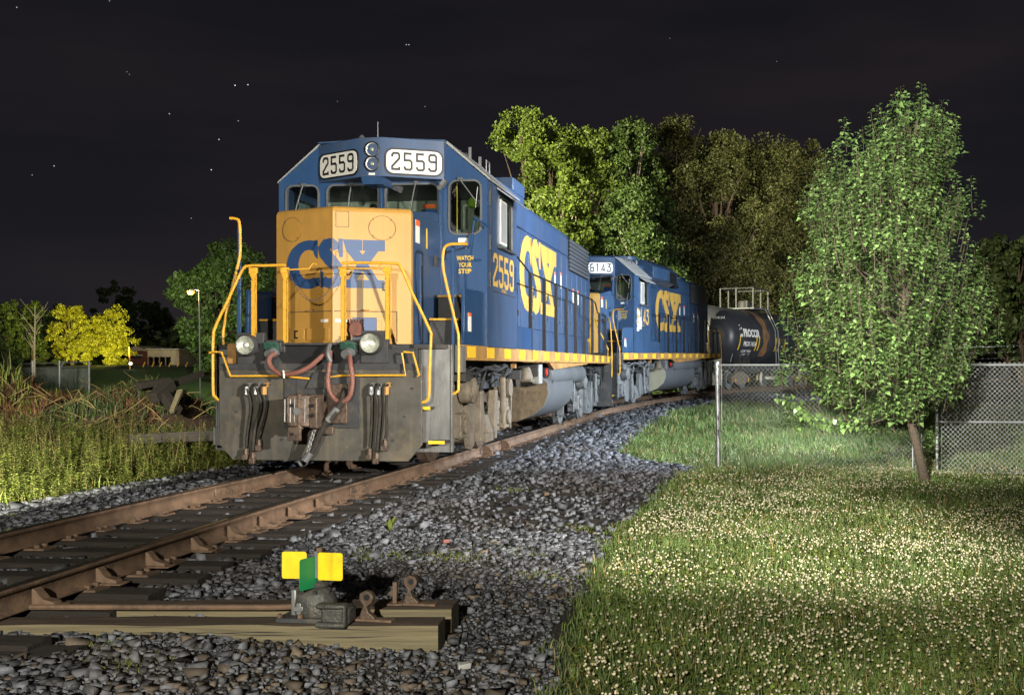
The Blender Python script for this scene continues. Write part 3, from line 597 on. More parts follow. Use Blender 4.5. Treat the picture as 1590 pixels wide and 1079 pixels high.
# broad clover leaves low down
n_ = 60000; x = RNG.uniform(-.7, 6, n_); y = 4.7+RNG.random(n_)**1.4*13; ok = (x > xb(y)+.05) & (x < .36*y+.5); x, y = x[ok], y[ok]; n_ = len(x)
V = np.empty((n_, 4, 3)); r_ = RNG.uniform(.009, .016, n_)*(1+y/25); z = gz(x, y)+RNG.uniform(.02, .06, n_); a = RNG.uniform(0, 6.28, n_)
for k in range(4): V[:, k] = np.stack([x+r_*np.cos(a+k*1.57), y+r_*np.sin(a+k*1.57), z+RNG.normal(0, .006, n_)], -1)
tag(npmesh('clover_leaves', V.reshape(-1, 3), np.arange(4*n_).reshape(-1, 4), M['weed']), 'low round clover leaves among the lawn grass', kind='stuff')
# clover heads
xs, ys = [], []
for y0, y1, den in ((4.6, 8, 340), (8, 13, 350), (13, 18.5, 210), (18.5, 24, 60)):
    xr_ = .36*y1+.5; n_ = int((xr_+.7)*(y1-y0)*den); x = RNG.uniform(-.7, xr_, n_); y = RNG.uniform(y0, y1, n_)
    ok = (x > xb(y)+.12) & (RNG.random(n_) < np.clip(.55+.75*fnoise(x, y, 1.6, 31)+.3*fnoise(x, y, 5, 32), .08, 1)); xs.append(x[ok]); ys.append(y[ok])
x, y = np.concatenate(xs), np.concatenate(ys); n_ = len(x)
ph = (1+5**.5)/2; ico = np.array([(-1,ph,0),(1,ph,0),(-1,-ph,0),(1,-ph,0),(0,-1,ph),(0,1,ph),(0,-1,-ph),(0,1,-ph),(ph,0,-1),(ph,0,1),(-ph,0,-1),(-ph,0,1)])/1.9
icf = np.array([(0,11,5),(0,5,1),(0,1,7),(0,7,10),(0,10,11),(1,5,9),(5,11,4),(11,10,2),(10,7,6),(7,1,8),(3,9,4),(3,4,2),(3,2,6),(3,6,8),(3,8,9),(4,9,5),(2,4,11),(6,2,10),(8,6,7),(9,8,1)])
hz = RNG.uniform(.045, .10, n_); r_ = RNG.uniform(.0055, .0105, n_)*(1+y/60)
V = np.stack([x, y, gz(x, y)+hz], -1)[:, None]+ico[None]*r_[:, None, None]*(1+RNG.uniform(-.25, .25, (n_, 12, 1)))
tag(npmesh('clover_blossoms', V.reshape(-1, 3), (icf[None]+12*np.arange(n_)[:, None, None]).reshape(-1, 3), M['clover']), 'round cream white clover flower heads dotted over the lawn', kind='stuff')
# sparse green tufts in the gravel
n_ = 2600; cl = [(-2.1, 9.3), (-1.75, 9.45), (-1.5, 10.1), (-1.2, 9.8), (-.75, 11.5), (-2.5, 9.2), (-1.9, 14.2), (-.9, 8.9), (-3.1, 17.5), (-3.2, 6.2), (-2.9, 5.8), (-4.1, 6.1)]
ci = RNG.integers(0, len(cl), n_); x = np.array([c[0] for c in cl])[ci]+RNG.normal(0, .13, n_); y = np.array([c[1] for c in cl])[ci]+RNG.normal(0, .13, n_)
tag(blades('gravel_grass', x, y, RNG.uniform(.02, .07, n_), np.full(n_, .006), M['weed'], 1.1), 'sparse green grass tufts sprouting in the gravel', kind='stuff')
# ------------------------------------------------------------------ weeds on the left
def weeds(name, P, H, m_leaf, m_stem, label, lw=.022, ll=.075, per=34, flower=None):
    n = len(P); V = []; F = []; mi = []; b0 = 0
    for k in range(n):
        p = Vector(P[k]); h = H[k]; lean = Vector((RNG.normal(0, .13), RNG.normal(0, .13), 1)); rr_ = .004
        top = p+lean*h; q = [p+Vector((rr_, 0, 0)), p+Vector((-rr_, rr_, 0)), p+Vector((-rr_, -rr_, 0)), top]
        V += q; F += [(b0, b0+1, b0+3), (b0+1, b0+2, b0+3), (b0+2, b0, b0+3)]; mi += [1]*3; b0 += 4
        nl = int(per*h/.6)+5
        for j in range(nl):
            u = (j+.6)/nl; c = p+lean*h*u; a = j*2.4+RNG.uniform(-.4, .4); lf = ll*(1.25-u*.8)*RNG.uniform(.7, 1.3); d = Vector((math.cos(a), math.sin(a), RNG.uniform(.1, .9))).normalized(); s = Vector((-math.sin(a), math.cos(a), 0))*lw*.5
            V += [c, c+d*lf*.5+s, c+d*lf+Vector((0, 0, -lf*.25)), c+d*lf*.5-s]; F += [(b0, b0+1, b0+2), (b0, b0+2, b0+3)]; mi += [0]*2; b0 += 4
    o = npmesh(name, np.array([tuple(v) for v in V]), np.array(F), [m_leaf, m_stem], mi=mi); tag(o, label, kind='stuff'); return o
P = []; H = []
while len(P) < 1700:
    y = 12.5+11*RNG.random()**.8; xl_ = float(xleft(y)); x = RNG.uniform(min(-.64*y-.4, xl_-.8), xl_+.05)
    if x > xl_-.1+.25*math.sin(y*3): continue
    dd = xl_-x; P.append((x, y, float(gz(x, y)))); H.append((.12+.32*min(1, dd/1.2))*RNG.lognormal(0, .3)*(1.25 if x < -11 else 1))
weeds('weeds', P, H, M['weed'], M['drygrass'], 'bright green leafy weeds in front of the spoil heap, left of the track', .036, .105, 40)
P = []; H = []
for k in range(150):
    y = RNG.uniform(17, 23.5); x = RNG.uniform(-.62*y, float(xleft(y))-.6); P.append((x, y, float(gz(x, y)))); H.append(RNG.uniform(.55, 1.05))
weeds('tall_weeds', P, H, M['drygrass'], M['drygrass'], 'tall dry seed stalks standing over the green weeds', .02, .06, 18)
n_ = 3500; x = RNG.uniform(-16.5, -8.4, n_); y = RNG.uniform(13, 24.5, n_); ok = (x < xleft(y)-.05) & (x > -.66*y-.3); x, y = x[ok], y[ok]
tag(blades('verge_grass', x, y, RNG.uniform(.08, .28, len(x)), np.full(len(x), .014), M['weed'], .6), 'rough grass between the ballast and the spoil heap', kind='stuff')
n_ = 16000; x = RNG.uniform(-19.5, -10.4, n_); y = 27+.15*(x+14)+RNG.normal(0, 2.2, n_); keep = (fnoise(x, y, 1.4, 41) > -.15) & (x > -.68*y)
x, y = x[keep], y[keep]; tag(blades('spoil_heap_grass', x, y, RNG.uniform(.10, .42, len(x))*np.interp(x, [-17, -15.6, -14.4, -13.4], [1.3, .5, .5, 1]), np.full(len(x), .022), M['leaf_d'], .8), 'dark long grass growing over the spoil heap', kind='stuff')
n_ = 9000; x = RNG.uniform(-19, -12, n_); y = 26+.15*(x+14)+RNG.normal(0, 1.7, n_); keep = (fnoise(x, y, 1.2, 43) > .0) | (x < -14.6); x, y = x[keep], y[keep]
tag(blades('dead_fronds', x, y, RNG.uniform(.10, .34, len(x)), np.full(len(x), .026), M['fern'], 2.4), 'red-brown dead fronds and brush lying on the spoil heap', kind='stuff')
n_ = 1200; x = RNG.uniform(-20, -14.8, n_); y = RNG.uniform(24, 27, n_)
tag(blades('tall_reed_grass', x, y, RNG.uniform(.5, 1.1, n_)*np.interp(x, [-17, -15], [1, .3]), np.full(n_, .03), M['weed'], .5), 'tall pale reeds on the far left of the spoil heap', kind='stuff')
# ------------------------------------------------------------------ trees
def tube_path(p0, p1, r0, r1, b, rr_, bend=.12, n=5, k=6):
    P0, P1 = Vector(p0), Vector(p1); Ld = (P1-P0).length; pts = [P0]
    off = Vector((0, 0, 0))
    for i_ in range(1, n+1):
        off += Vector((rr_.uniform(-1, 1), rr_.uniform(-1, 1), rr_.uniform(-.5, .5)))*Ld*bend/n; pts.append(P0.lerp(P1, i_/n)+off)
    b.tube(pts, [r0+(r1-r0)*i_/n for i_ in range(n+1)], k); return pts
def leaf_cloud(C, Rc, n_per, size, flat=.8):
    """leaf cards spread in clumps: C centres (k,3), Rc radii"""
    k = len(C); idx = np.repeat(np.arange(k), n_per); n = len(idx); d = RNG.normal(0, 1, (n, 3)); d /= np.linalg.norm(d, axis=1)[:, None]
    r = Rc[idx]*RNG.random(n)**.45; P = C[idx]+d*r[:, None]*np.array([1, 1, flat]); a = RNG.normal(0, 1, (n, 3))+d*.5; a /= np.linalg.norm(a, axis=1)[:, None]
    u = np.cross(a, RNG.normal(0, 1, (n, 3))); u /= np.linalg.norm(u, axis=1)[:, None]; v = np.cross(a, u); s = size*RNG.uniform(.6, 1.4, n)[:, None]
    V = np.empty((n, 4, 3)); V[:, 0] = P-u*s*.5; V[:, 1] = P+v*s*.28+a*s*.08; V[:, 2] = P+u*s*.5; V[:, 3] = P-v*s*.28+a*s*.08
    return V.reshape(-1, 3), np.arange(4*n).reshape(-1, 4)
def tree(name, x, y, h, rad, m, label, lobes=9, clumps=240, per=70, size=.2, base=.12, group=None, seed=0, stem=M['bark'], z=None, bare=True, cat='tree', sq=1.0):
    rr_ = random.Random(seed); rg = np.random.default_rng(seed); z = float(gz(x, y)) if z is None else z
    e_ = empty(name, (x, y, z), 0, label=label, cat=cat, group=group)
    b = MB(); tr_ = max(.08, h*.02); lob = []
    for k in range(lobes):
        a = k*2.4+rr_.uniform(-.4, .4); u = (k+.5)/lobes; zz = h*(base+(.80-base)*u**.85+rr_.uniform(-.05, .05)); prof = math.sin(math.pi*min(.93, .18+.72*u))**.6
        ro = rad*prof*(.50 if u < .92 else .15)*rr_.uniform(.75, 1.1); lr_ = rad*rr_.uniform(.36, .52)*(1-.25*u)
        lob.append((Vector((ro*math.cos(a), ro*math.sin(a)*sq, zz)), lr_))
    tp = tube_path((0, 0, -.3), (rr_.uniform(-.3, .3), rr_.uniform(-.3, .3), h*.72), tr_*1.6, tr_*.35, b, rr_, .06, 8, 8)
    for c, lr_ in lob:
        st = tp[min(7, max(1, int(8*(c.z/h)*.62)))]; pp = tube_path(st, c, tr_*.55, tr_*.14, b, rr_, .18, 5, 5)
        for q in range(5):
            e2 = c+Vector((rr_.uniform(-1, 1), rr_.uniform(-1, 1), rr_.uniform(0, .6)))*lr_*.8; tube_path(pp[3], e2, tr_*.16, tr_*.03, b, rr_, .2, 4, 4)
    b.build('trunk', stem, e_)
    Cs = []; Rs = []
    for k in range(clumps):
        c, lr_ = lob[k % lobes]; d = rg.normal(0, 1, 3); d /= np.linalg.norm(d); d[2] = d[2]*.85+.08; rr2 = lr_*rg.uniform(.45, 1.12)
        Cs.append((c.x+d[0]*rr2, c.y+d[1]*rr2, max(h*base*.5, c.z+d[2]*rr2))); Rs.append(rad*rg.uniform(.07, .17))
    V, F = leaf_cloud(np.array(Cs), np.array(Rs), per, size); npmesh('crown', V, F, m, e_)
    return e_
def pxX(px, Y): return (px-1015.1)/1654.25*Y
def pxZ(py, Y): return 1.369-(py-569.94)/1654.25*Y
G = 'woods behind the train'
for k, (px, top, Y, rad, m, lab) in enumerate((
    (832, 150, 60, 2.9, 'leaf_f1', 'tall bright yellow-green tree at the left end of the woods, just above the front locomotive'),
    (905, 158, 62, 2.5, 'leaf_f1', 'bright green tree with a narrow pointed top, second from the left of the woods'),
    (880, 262, 54, 2.4, 'leaf_f1', 'lower light green tree with bare upright branches, in front of the tall bright one'),
    (972, 168, 63, 2.6, 'leaf_f2', 'mid green tree with a forked top behind the second locomotive'),
    (985, 300, 55, 2.8, 'leaf_f2', 'low spreading green tree right above the second locomotive'),
    (1045, 178, 68, 3.0, 'leaf_f3', 'olive green tree with an uneven brownish top, in the middle of the woods'),
    (1110, 178, 70, 3.1, 'leaf_f3', 'broad olive tree above the tank car platform'),
    (1185, 192, 74, 3.4, 'leaf_f3', 'brown-green tree next to the dark one at the right end of the woods'),
    (1240, 205, 78, 3.0, 'leaf_f3', 'dark rounded tree at the right end of the woods'),
    (1090, 330, 66, 3.6, 'leaf_f3', 'lower dark olive tree right behind the tank car'),
    (1205, 350, 74, 3.8, 'leaf_f3', 'low dark bushy tree behind the second tank car'))):
    h = (pxZ(top, Y)+.1)*1.13; tree('wood_tree', pxX(px, Y), Y, h, rad*Y/60*1.45, M[m], lab, lobes=14, clumps=560, per=105, size=.18, base=.08, group=G, seed=k+50, stem=M['palebark'] if k in (2, 3, 4) else M['bark'])
tree('broad_tree', pxX(352, 52), 52, pxZ(368, 52)+.2, 3.0, M['leaf_f2'], 'broad dark green tree left of the front locomotive, behind the street lamp', lobes=12, clumps=400, per=80, size=.2, base=.16, seed=3)
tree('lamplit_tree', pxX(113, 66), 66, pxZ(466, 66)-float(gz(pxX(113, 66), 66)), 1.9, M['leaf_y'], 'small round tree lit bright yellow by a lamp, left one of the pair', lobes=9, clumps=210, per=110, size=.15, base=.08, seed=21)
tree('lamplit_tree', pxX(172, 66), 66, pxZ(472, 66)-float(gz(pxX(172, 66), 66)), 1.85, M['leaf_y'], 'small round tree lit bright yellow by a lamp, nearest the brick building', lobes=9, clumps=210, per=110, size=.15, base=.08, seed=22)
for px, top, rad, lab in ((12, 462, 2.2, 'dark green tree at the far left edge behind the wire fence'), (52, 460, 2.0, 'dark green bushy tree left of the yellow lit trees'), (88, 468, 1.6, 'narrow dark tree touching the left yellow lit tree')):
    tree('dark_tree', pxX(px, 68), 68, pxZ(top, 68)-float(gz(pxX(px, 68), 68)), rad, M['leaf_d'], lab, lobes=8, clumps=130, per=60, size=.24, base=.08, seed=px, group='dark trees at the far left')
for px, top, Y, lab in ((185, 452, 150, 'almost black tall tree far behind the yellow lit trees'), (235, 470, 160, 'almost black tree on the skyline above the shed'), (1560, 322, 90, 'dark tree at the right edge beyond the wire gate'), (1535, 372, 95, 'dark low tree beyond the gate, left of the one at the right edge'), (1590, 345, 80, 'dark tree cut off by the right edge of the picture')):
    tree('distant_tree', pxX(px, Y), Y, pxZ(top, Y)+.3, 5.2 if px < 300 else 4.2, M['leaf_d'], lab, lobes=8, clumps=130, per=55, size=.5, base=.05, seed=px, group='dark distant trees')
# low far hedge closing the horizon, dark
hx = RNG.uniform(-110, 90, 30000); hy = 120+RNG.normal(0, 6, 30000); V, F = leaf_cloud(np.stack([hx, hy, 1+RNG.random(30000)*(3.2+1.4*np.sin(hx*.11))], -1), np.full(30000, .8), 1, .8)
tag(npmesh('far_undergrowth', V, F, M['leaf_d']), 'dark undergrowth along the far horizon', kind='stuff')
# brush at the foot of the woods
n_ = 9000; hx = RNG.uniform(-12, 24, n_); hy = np.where(hx < 5, 56, 56+(hx-5)*1.2)+RNG.uniform(0, 9, n_)+4; V, F = leaf_cloud(np.stack([hx, hy, .2+RNG.random(n_)*2.6], -1), np.full(n_, .4), 3, .25)
tag(npmesh('woodland_undergrowth', V, F, M['leaf_f3']), 'dark brush at the foot of the woods behind the train', kind='stuff')
# ------------------------------------------------------------------ young tree by the gate
YT = 16.4; S_ = YT/1654.25
env = np.array([(138,1398,1432),(160,1386,1438),(190,1384,1455),(215,1372,1474),(240,1335,1472),(270,1300,1468),(300,1272,1470),(350,1254,1486),(400,1246,1500),(450,1232,1514),(500,1226,1534),(550,1216,1522),(600,1226,1498),(636,1285,1466),(658,1370,1436)], float)
ez = 1.369-(env[:, 0]-569.94)*S_; el = (env[:, 1]-1437)*S_; er = (env[:, 2]-1437)*S_
zb = float(gz(4.18, YT)); ez0 = ez-zb
yt = empty('young_tree', (4.18, YT, zb), 0, label='young leafy pear tree with a leaning trunk growing beside the chain-link gate', cat='tree')
b = MB(); rr_ = random.Random(5)
trk = [(0, 0, -.1), (-.03, 0, .15), (-.12, 0, .55), (-.24, .02, 1.05), (-.30, .02, 1.7), (-.33, 0, 2.6), (-.33, .03, 3.6), (-.30, .02, 4.6), (-.22, 0, 5.5)]
b.tube(trk, [.105, .08, .068, .060, .05, .04, .028, .018, .008], 10)
def env_at(z): return np.interp(z, ez0[::-1], el[::-1]), np.interp(z, ez0[::-1], er[::-1])
tips = []
for k in range(64):
    z0 = 1.05+3.9*(k/64)**1.0; zt = min(6.0, z0+rr_.uniform(.6, 1.2)); a = k*2.4; lo, hi = env_at(zt); cx_, rx_ = (lo+hi)/2, (hi-lo)/2*rr_.uniform(.55, .95)
    q = min(len(trk)-2, max(2, int(np.interp(z0, [p[2] for p in trk], range(len(trk)))))); tx = float(np.interp(z0, [p[2] for p in trk], [p[0] for p in trk]))
    pts = tube_path((tx, 0, z0), (cx_+rx_*math.cos(a), rx_*math.sin(a), zt), .018, .005, b, rr_, .12, 5, 5); tips.append(pts)
b.build('trunk', M['bark'], yt)
tw = MB(); LV = []; nl = 0
def leafrow(p, d, ln, nleaf, hanging=.5):
    """a twig with alternate leaves"""
    d = d.normalized(); s0 = d.orthogonal().normalized()
    for j in range(nleaf):
        u = (j+.5)/nleaf; c = p+d*ln*u; a = 2.4*j+rr_.uniform(-.5, .5); q = Matrix.Rotation(a, 3, d)@s0; ld = (q+d*rr_.uniform(.1, .7)+Vector((0, 0, -rr_.uniform(0, hanging)))).normalized()
        L_ = rr_.uniform(.072, .122)*(1.05-.35*u); sd_ = ld.cross(Vector((rr_.uniform(-.4, .4), rr_.uniform(-.4, .4), 1))).normalized(); up = sd_.cross(ld)
        st = c+ld*.02; wv = L_*.36
        LV.append([st, st+ld*L_*.45+sd_*wv+up*.008, st+ld*L_-up*L_*.28, st+ld*L_*.45-sd_*wv+up*.008, st+ld*L_*.5-up*.006])
ntw = 0
while ntw < 2000:
    zz = rr_.uniform(.9, 5.62); lo, hi = env_at(zz); rx_ = (hi-lo)/2; cx_ = (hi+lo)/2
    if rr_.random() > (rx_/1.7)**1.3+.10: continue
    a = rr_.uniform(0, 6.283); md = 1-.30*max(0, math.sin(2*a+1.9*zz)*math.sin(3.1*zz-a)+.35*math.sin(7*zz+3*a)); ra = rx_*math.sqrt(rr_.uniform(.08, 1.0))*min(1.0, md)
    # lumpy edge and holes
    lump = math.sin(a*3+zz*2.3)+math.sin(zz*4.1+a*2)+.6*math.sin(zz*9+a*5)
    if lump > .5 and ra > rx_*(.62 if lump < 1 else .4): continue
    p = Vector((cx_+ra*math.cos(a), ra*math.sin(a), zz)); out_ = Vector((math.cos(a), math.sin(a), 0))
    d = (out_*rr_.uniform(.1, .55)+Vector((rr_.uniform(-.2, .2), rr_.uniform(-.2, .2), 1))); ln = rr_.uniform(.22, .42)*(1.1 if ra > rx_*.7 else .85)
    tw.cyl(p-d.normalized()*.05, p+d.normalized()*ln, .004, .0015, 3, False); leafrow(p, d, ln, 16 if ln > .3 else 12); ntw += 1
for px, py, ln in ((1410, 138, .28), (1424, 137, .30), (1437, 160, .30), (1390, 150, .25), (1312, 188, .42), (1342, 196, .38), (1360, 205, .30), (1452, 180, .32), (1473, 195, .40), (1477, 225, .3), (1496, 262, .5), (1510, 275, .42), (1514, 375, .45), (1530, 400, .4), (1278, 270, .55), (1255, 298, .32), (1243, 395, .38), (1218, 440, .42), (1286, 228, .28), (1540, 445, .35), (1545, 480, .3), (1222, 480, .2), (1216, 560, .3), (1225, 612, .3), (1240, 620, .25), (1455, 655, .3), (1340, 645, .25)):
    p = Vector(((px-1437)*S_, rr_.uniform(-.3, .2), 1.369-(py-569.94)*S_-zb-ln)); d = Vector((rr_.uniform(-.15, .15), 0, 1))
    tw.cyl(p-Vector((0, 0, .1)), p+d.normalized()*ln, .005, .002, 3, False); leafrow(p, d, ln, int(ln*50), .25)
    for q in range(3): pp = p+Vector((rr_.uniform(-.1, .1), rr_.uniform(-.1, .1), -rr_.uniform(.0, .25))); leafrow(pp, d+Vector((rr_.uniform(-.4, .4), 0, 0)), .25, 14)
# low branch reaching left above the fence
for k in range(10):
    u = k/9; p = Vector(((1230+110*u-1437)*S_, -.4, 1.369-(622+40*math.sin(u*2.2)-569.94)*S_-zb)); leafrow(p, Vector((-.8, 0, .15)), .3, 16)
tw.tube([(-.25, 0, 1.15), (-.9, -.3, .95), (-1.6, -.4, 1.05), (-2.05, -.4, 1.35)], [.012, .008, .006, .003], 5)
for k in range(150):
    zz = rr_.uniform(1.2, 5.4); lo, hi = env_at(zz); a = rr_.uniform(0, 6.283); p = Vector(((lo+hi)/2+(hi-lo)/2*.96*math.cos(a), (hi-lo)/2*.96*math.sin(a), zz)); ln = rr_.uniform(.35, .62); d = Vector((.22*math.cos(a), .22*math.sin(a), 1))
    tw.cyl(p-d*.15, p+d.normalized()*ln, .005, .002, 3, False); leafrow(p, d, ln, int(ln*40), .2)
tw.build('twigs', M['bark'], yt, normals=False)
V = np.array([[tuple(v) for v in q] for q in LV]).reshape(-1, 3); F = (np.array([(0,1,4),(1,2,4),(2,3,4),(3,0,4)])[None]+5*np.arange(len(LV))[:, None, None]).reshape(-1, 3)
npmesh('crown', V, F, M['leaf_n'], yt, smooth=True)
# trunk sapling behind weeds on the left
sp = empty('sapling', (pxX(52, 30), 30, .0), 0, label='thin bare sapling rising from the spoil heap in front of the wire fence', cat='sapling'); b = MB(); rr_ = random.Random(9)
tube_path((0, 0, 0), (.05, 0, 3.1), .045, .01, b, rr_, .02, 6, 6)
for k in range(12): a = rr_.uniform(0, 6.28); z0 = 1.8+1.1*k/12; tube_path((.02, 0, z0), (.35*math.cos(a), .35*math.sin(a), z0+.5), .012, .003, b, rr_, .15, 3, 4)
b.build('stem', M['palebark'], sp)
# ------------------------------------------------------------------ fences
def pipe(name, p0, p1, r, m, parent, n=10, cap=True): return MB().cyl(p0, p1, r, n=n).build(name, m, parent)
def chain_mesh(name, p0, p1, z0, z1, parent, pitch=.075, r=.0022, m=None):
    """woven diamonds between two posts; p0,p1 (x,y)"""
    A = Vector((p0[0], p0[1], 0)); B = Vector((p1[0], p1[1], 0)); Ln = (B-A).length; d = (B-A)/Ln; nn = Vector((-d.y, d.x, 0)); Hh = z1-z0; b = MB(); q = Matrix.Identity(3)
    for sgn in (1, -1):
        u = -Hh
        while u < Ln:
            # line from (u, z0) to (u+H, z1) (or falling); clip to 0..Ln
            a0, a1 = max(0, u), min(Ln, u+Hh)
            if a1 > a0+.01:
                t0, t1 = a0-u, a1-u
                zz0, zz1 = (z0+t0, z0+t1) if sgn > 0 else (z1-t0, z1-t1)
                b.cyl(A+d*a0+nn*(.002*sgn)+Vector((0, 0, zz0)), A+d*a1+nn*(.002*sgn)+Vector((0, 0, zz1)), r, n=3, cap=False)
            u += pitch
    return b.build(name, m or M['wire'], parent, smooth=False, normals=False)
g1 = float(gz(1.13, 18.7)); zt = 1.405
fc = empty('chain_link_fence', (1.13, 18.7, g1), 0, label='chain-link fence on one grey end post, running behind the young tree', cat='fence')
def rel(o, e_): o.location = -e_.location; return o
def P_(x, y, z, e_=None): return (x, y, z)
o = rel(pipe('post', (1.13, 18.7, g1-.1), (1.11, 18.7, zt+.03), .034, M['galv'], fc, 14), fc); c = rel(MB().lathe([(0, .035), (.025, .03), (.038, .0), (.036, -.02)], (1.11, 18.7, zt+.03), 'Z', 14).build('post_cap', M['galv'], o), fc); c.location = (0, 0, 0)
rel(pipe('top_rail', (1.13, 18.7, zt), (4.48, 17.9, zt), .019, M['galv'], fc), fc)
rel(chain_mesh('wire_mesh', (1.15, 18.69), (4.46, 17.9), g1+.03, zt, fc, .078, .0019, M['wire_d']), fc)
rel(pipe('post', (4.50, 17.9, g1-.1), (4.50, 17.9, zt+.04), .036, M['galv'], fc, 14), fc)
rel(pipe('post', (4.36, 17.93, g1-.1), (4.36, 17.93, zt-.3), .016, M['galv'], fc, 8), fc)
rel(pipe('tension_bar', (1.19, 18.68, g1+.04), (1.19, 18.68, zt-.02), .007, M['galv'], fc, 5), fc)
for z in (-.2, .2, .6, 1.0, 1.32): rel(MB().cyl((1.12, 18.7, z), (1.12, 18.7, z+.022), .041, n=12).build('band', M['galv'], fc), fc)
gt = empty('chain_link_gate', (4.72, 17.75, g1), 0, label='chain-link gate with white-grey tube frame and a middle rail, right of the young tree', cat='gate')
gx0, gy0, gx1, gy1 = 4.72, 17.75, 7.4, 17.55
gb = g1+.05
for nm, a, c, r_ in (('frame_post', (gx0, gy0, gb-.05), (gx0, gy0, zt+.30), .028), ('frame_rail', (gx0, gy0, zt), (gx1, gy1, zt), .024), ('frame_rail', (gx0, gy0, gb), (gx1, gy1, gb), .020), ('frame_rail', (gx0, gy0, .46), (gx1, gy1, .46), .018)):
    rel(pipe(nm, a, c, r_, M['galv'], gt, 12), gt)
rel(chain_mesh('wire_mesh', (gx0+.06, gy0), (gx1, gy1), gb, zt+.045, gt, .080, .0024), gt)
rel(pipe('tension_bar', (gx0+.07, gy0-.01, gb), (gx0+.07, gy0-.01, zt), .007, M['galv'], gt, 5), gt)
for z in (.0, .05, .9, 1.3): rel(MB().cyl((gx0+.0, gy0, z), (gx0+.0, gy0, z+.025), .036, n=12).build('hinge_band', M['galv'], gt), gt)
# barbed wire fence farther back
fb = empty('barbed_wire_fence', (9.0, 30, -.2), 0, label='three strand barbed wire fence in the dark beyond the gate', cat='fence')
for z in (1.62, 1.78, 1.95):
    b = MB(); b.tube([(8.3+.9*k, 30-.05*k, z-.03*math.sin(k*2.1)) for k in range(9)], .006, 4)
    for k in range(40): x = 8.4+.17*k; b.obox((x, 30-.055*(x-8.3), z-.01), (.035, .004, .03), Matrix.Rotation(k, 3, 'Y'))
    rel(b.build('barbed_strand', M['wire'], fb), fb)
for x in (8.3, 12.0, 15.4): rel(pipe('post', (x, 30-.05*(x-8.3), -.3), (x, 30-.05*(x-8.3), 2.0), .025, M['rail'], fb), fb)
# pale wire enclosure far left
wf = empty('wire_enclosure', (-24, 40, .6), 0, label='pale chain-link enclosure with white posts behind the spoil heap, far left', cat='fence')
WY = 40.0
for px in (50, 92, 138): rel(pipe('post', (pxX(px, WY), WY, .2), (pxX(px, WY), WY, pxZ(560, WY)), .05, M['galv'], wf), wf)
rel(pipe('brace', (pxX(92, WY), WY, pxZ(574, WY)), (pxX(101, WY), WY, pxZ(560, WY)), .03, M['galv'], wf), wf)
for py in (565, 572): rel(pipe('rail', (pxX(32, WY), WY, pxZ(py, WY)), (pxX(138, WY), WY, pxZ(py-3, WY)), .022, M['galv'], wf), wf)
rel(chain_mesh('wire_mesh', (pxX(34, WY), WY), (pxX(138, WY), WY), .5, pxZ(572, WY), wf, .09, .008, M['wire_far']), wf)
# ------------------------------------------------------------------ buildings, lamps
BY = 100.0; zb2 = pxZ(566, BY)-.1
br = empty('brick_building', (pxX(214, BY), BY, zb2), 0, label='small dark red gabled brick building beside the yellow lit trees', cat='building')
x0_, x1_ = pxX(196, BY)-br.location.x, pxX(228, BY)-br.location.x; hz_ = pxZ(545, BY)-zb2; hr_ = pxZ(537, BY)-zb2
b = MB(); b.box(x0_, x1_, 0, 6, 0, hz_); b.build('wall', M['brick'], br)
b = MB(); b.prism([(x0_-.2, hz_), (x1_+.2, hz_), ((x0_+x1_)/2, hr_)], lambda u, v: (u, -.15, v), lambda u, v: (u, 6.2, v)); b.build('roof', M['shed'], br)
bx('window', M['black'], br, x0_+.5, x1_-.5, -.03, .02, hz_*.5, hz_*.66); bx('lintel', M['grey'], br, x0_+.4, x1_-.4, -.06, .02, hz_*.68, hz_*.74)
shd = empty('metal_shed', (pxX(253, BY), BY-2, zb2), 0, label='low grey flat-roofed shed with open bays, right of the brick building', cat='shed')
x0_, x1_ = pxX(229, BY-2)-shd.location.x, pxX(278, BY-2)-shd.location.x; hs_ = pxZ(543, BY-2)-zb2
b = MB(); b.box(x0_+2.15, x1_, 0, 5, 0, hs_); b.build('wall', M['shed'], shd)
b = MB(); b.box(x0_, x0_+2.15, 0, 5, hs_*.55, hs_-.003); b.build('front_panel', M['shed'], shd); bx('roof', M['grey'], shd, x0_-.1, x1_+.1, -.2, 5.1, hs_, hs_+.09)
for u in (.0, .5, 1.05, 1.6): bx('post', M['wood'], shd, x0_+u, x0_+u+.1, 0, .1, 0, hs_*.55)
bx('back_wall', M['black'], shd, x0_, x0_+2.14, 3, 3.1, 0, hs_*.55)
# retaining bank of the second line with its posts
bk = MB(); b_ = bk; b_.box(pxX(150, 62), pxX(352, 62), 62, 62.4, 1.0, pxZ(568, 62)); o = bk.build('retaining_wall', M['dark'], None); tag(o, 'long dark low wall in front of the brick building and the shed', 'wall')
pg = None
for px in (222, 236, 248, 262, 275, 288):
    b = MB(); b.cyl((0, 0, 0), (.12, 0, .28), .035, n=6)
    if pg is None: pg = b.build('marker_peg', M['rail_y'], None); o = pg
    else: o = pg.copy(); COL.objects.link(o)
    o.location = (pxX(px, 61.8), 61.8, pxZ(569, 61.8)-.02); tag(o, 'short orange peg on top of the dark low wall', 'peg', 'orange pegs on the low wall')
LY = 46.0
lp = empty('street_lamp', (pxX(311, LY), LY, float(gz(pxX(311, LY), LY))), 0, label='lit sodium street lamp on a short pole in front of the broad tree', cat='street lamp')
zt_ = pxZ(452, LY)-lp.location.z
pipe('pole', (0, 0, 0), (-.05, 0, zt_), .035, M['dark'], lp); b = MB(); b.tube([(-.05, 0, zt_), (-.12, 0, zt_+.05), (-.36, -.02, zt_+.06)], .028, 6); b.build('arm', M['galv'], lp)
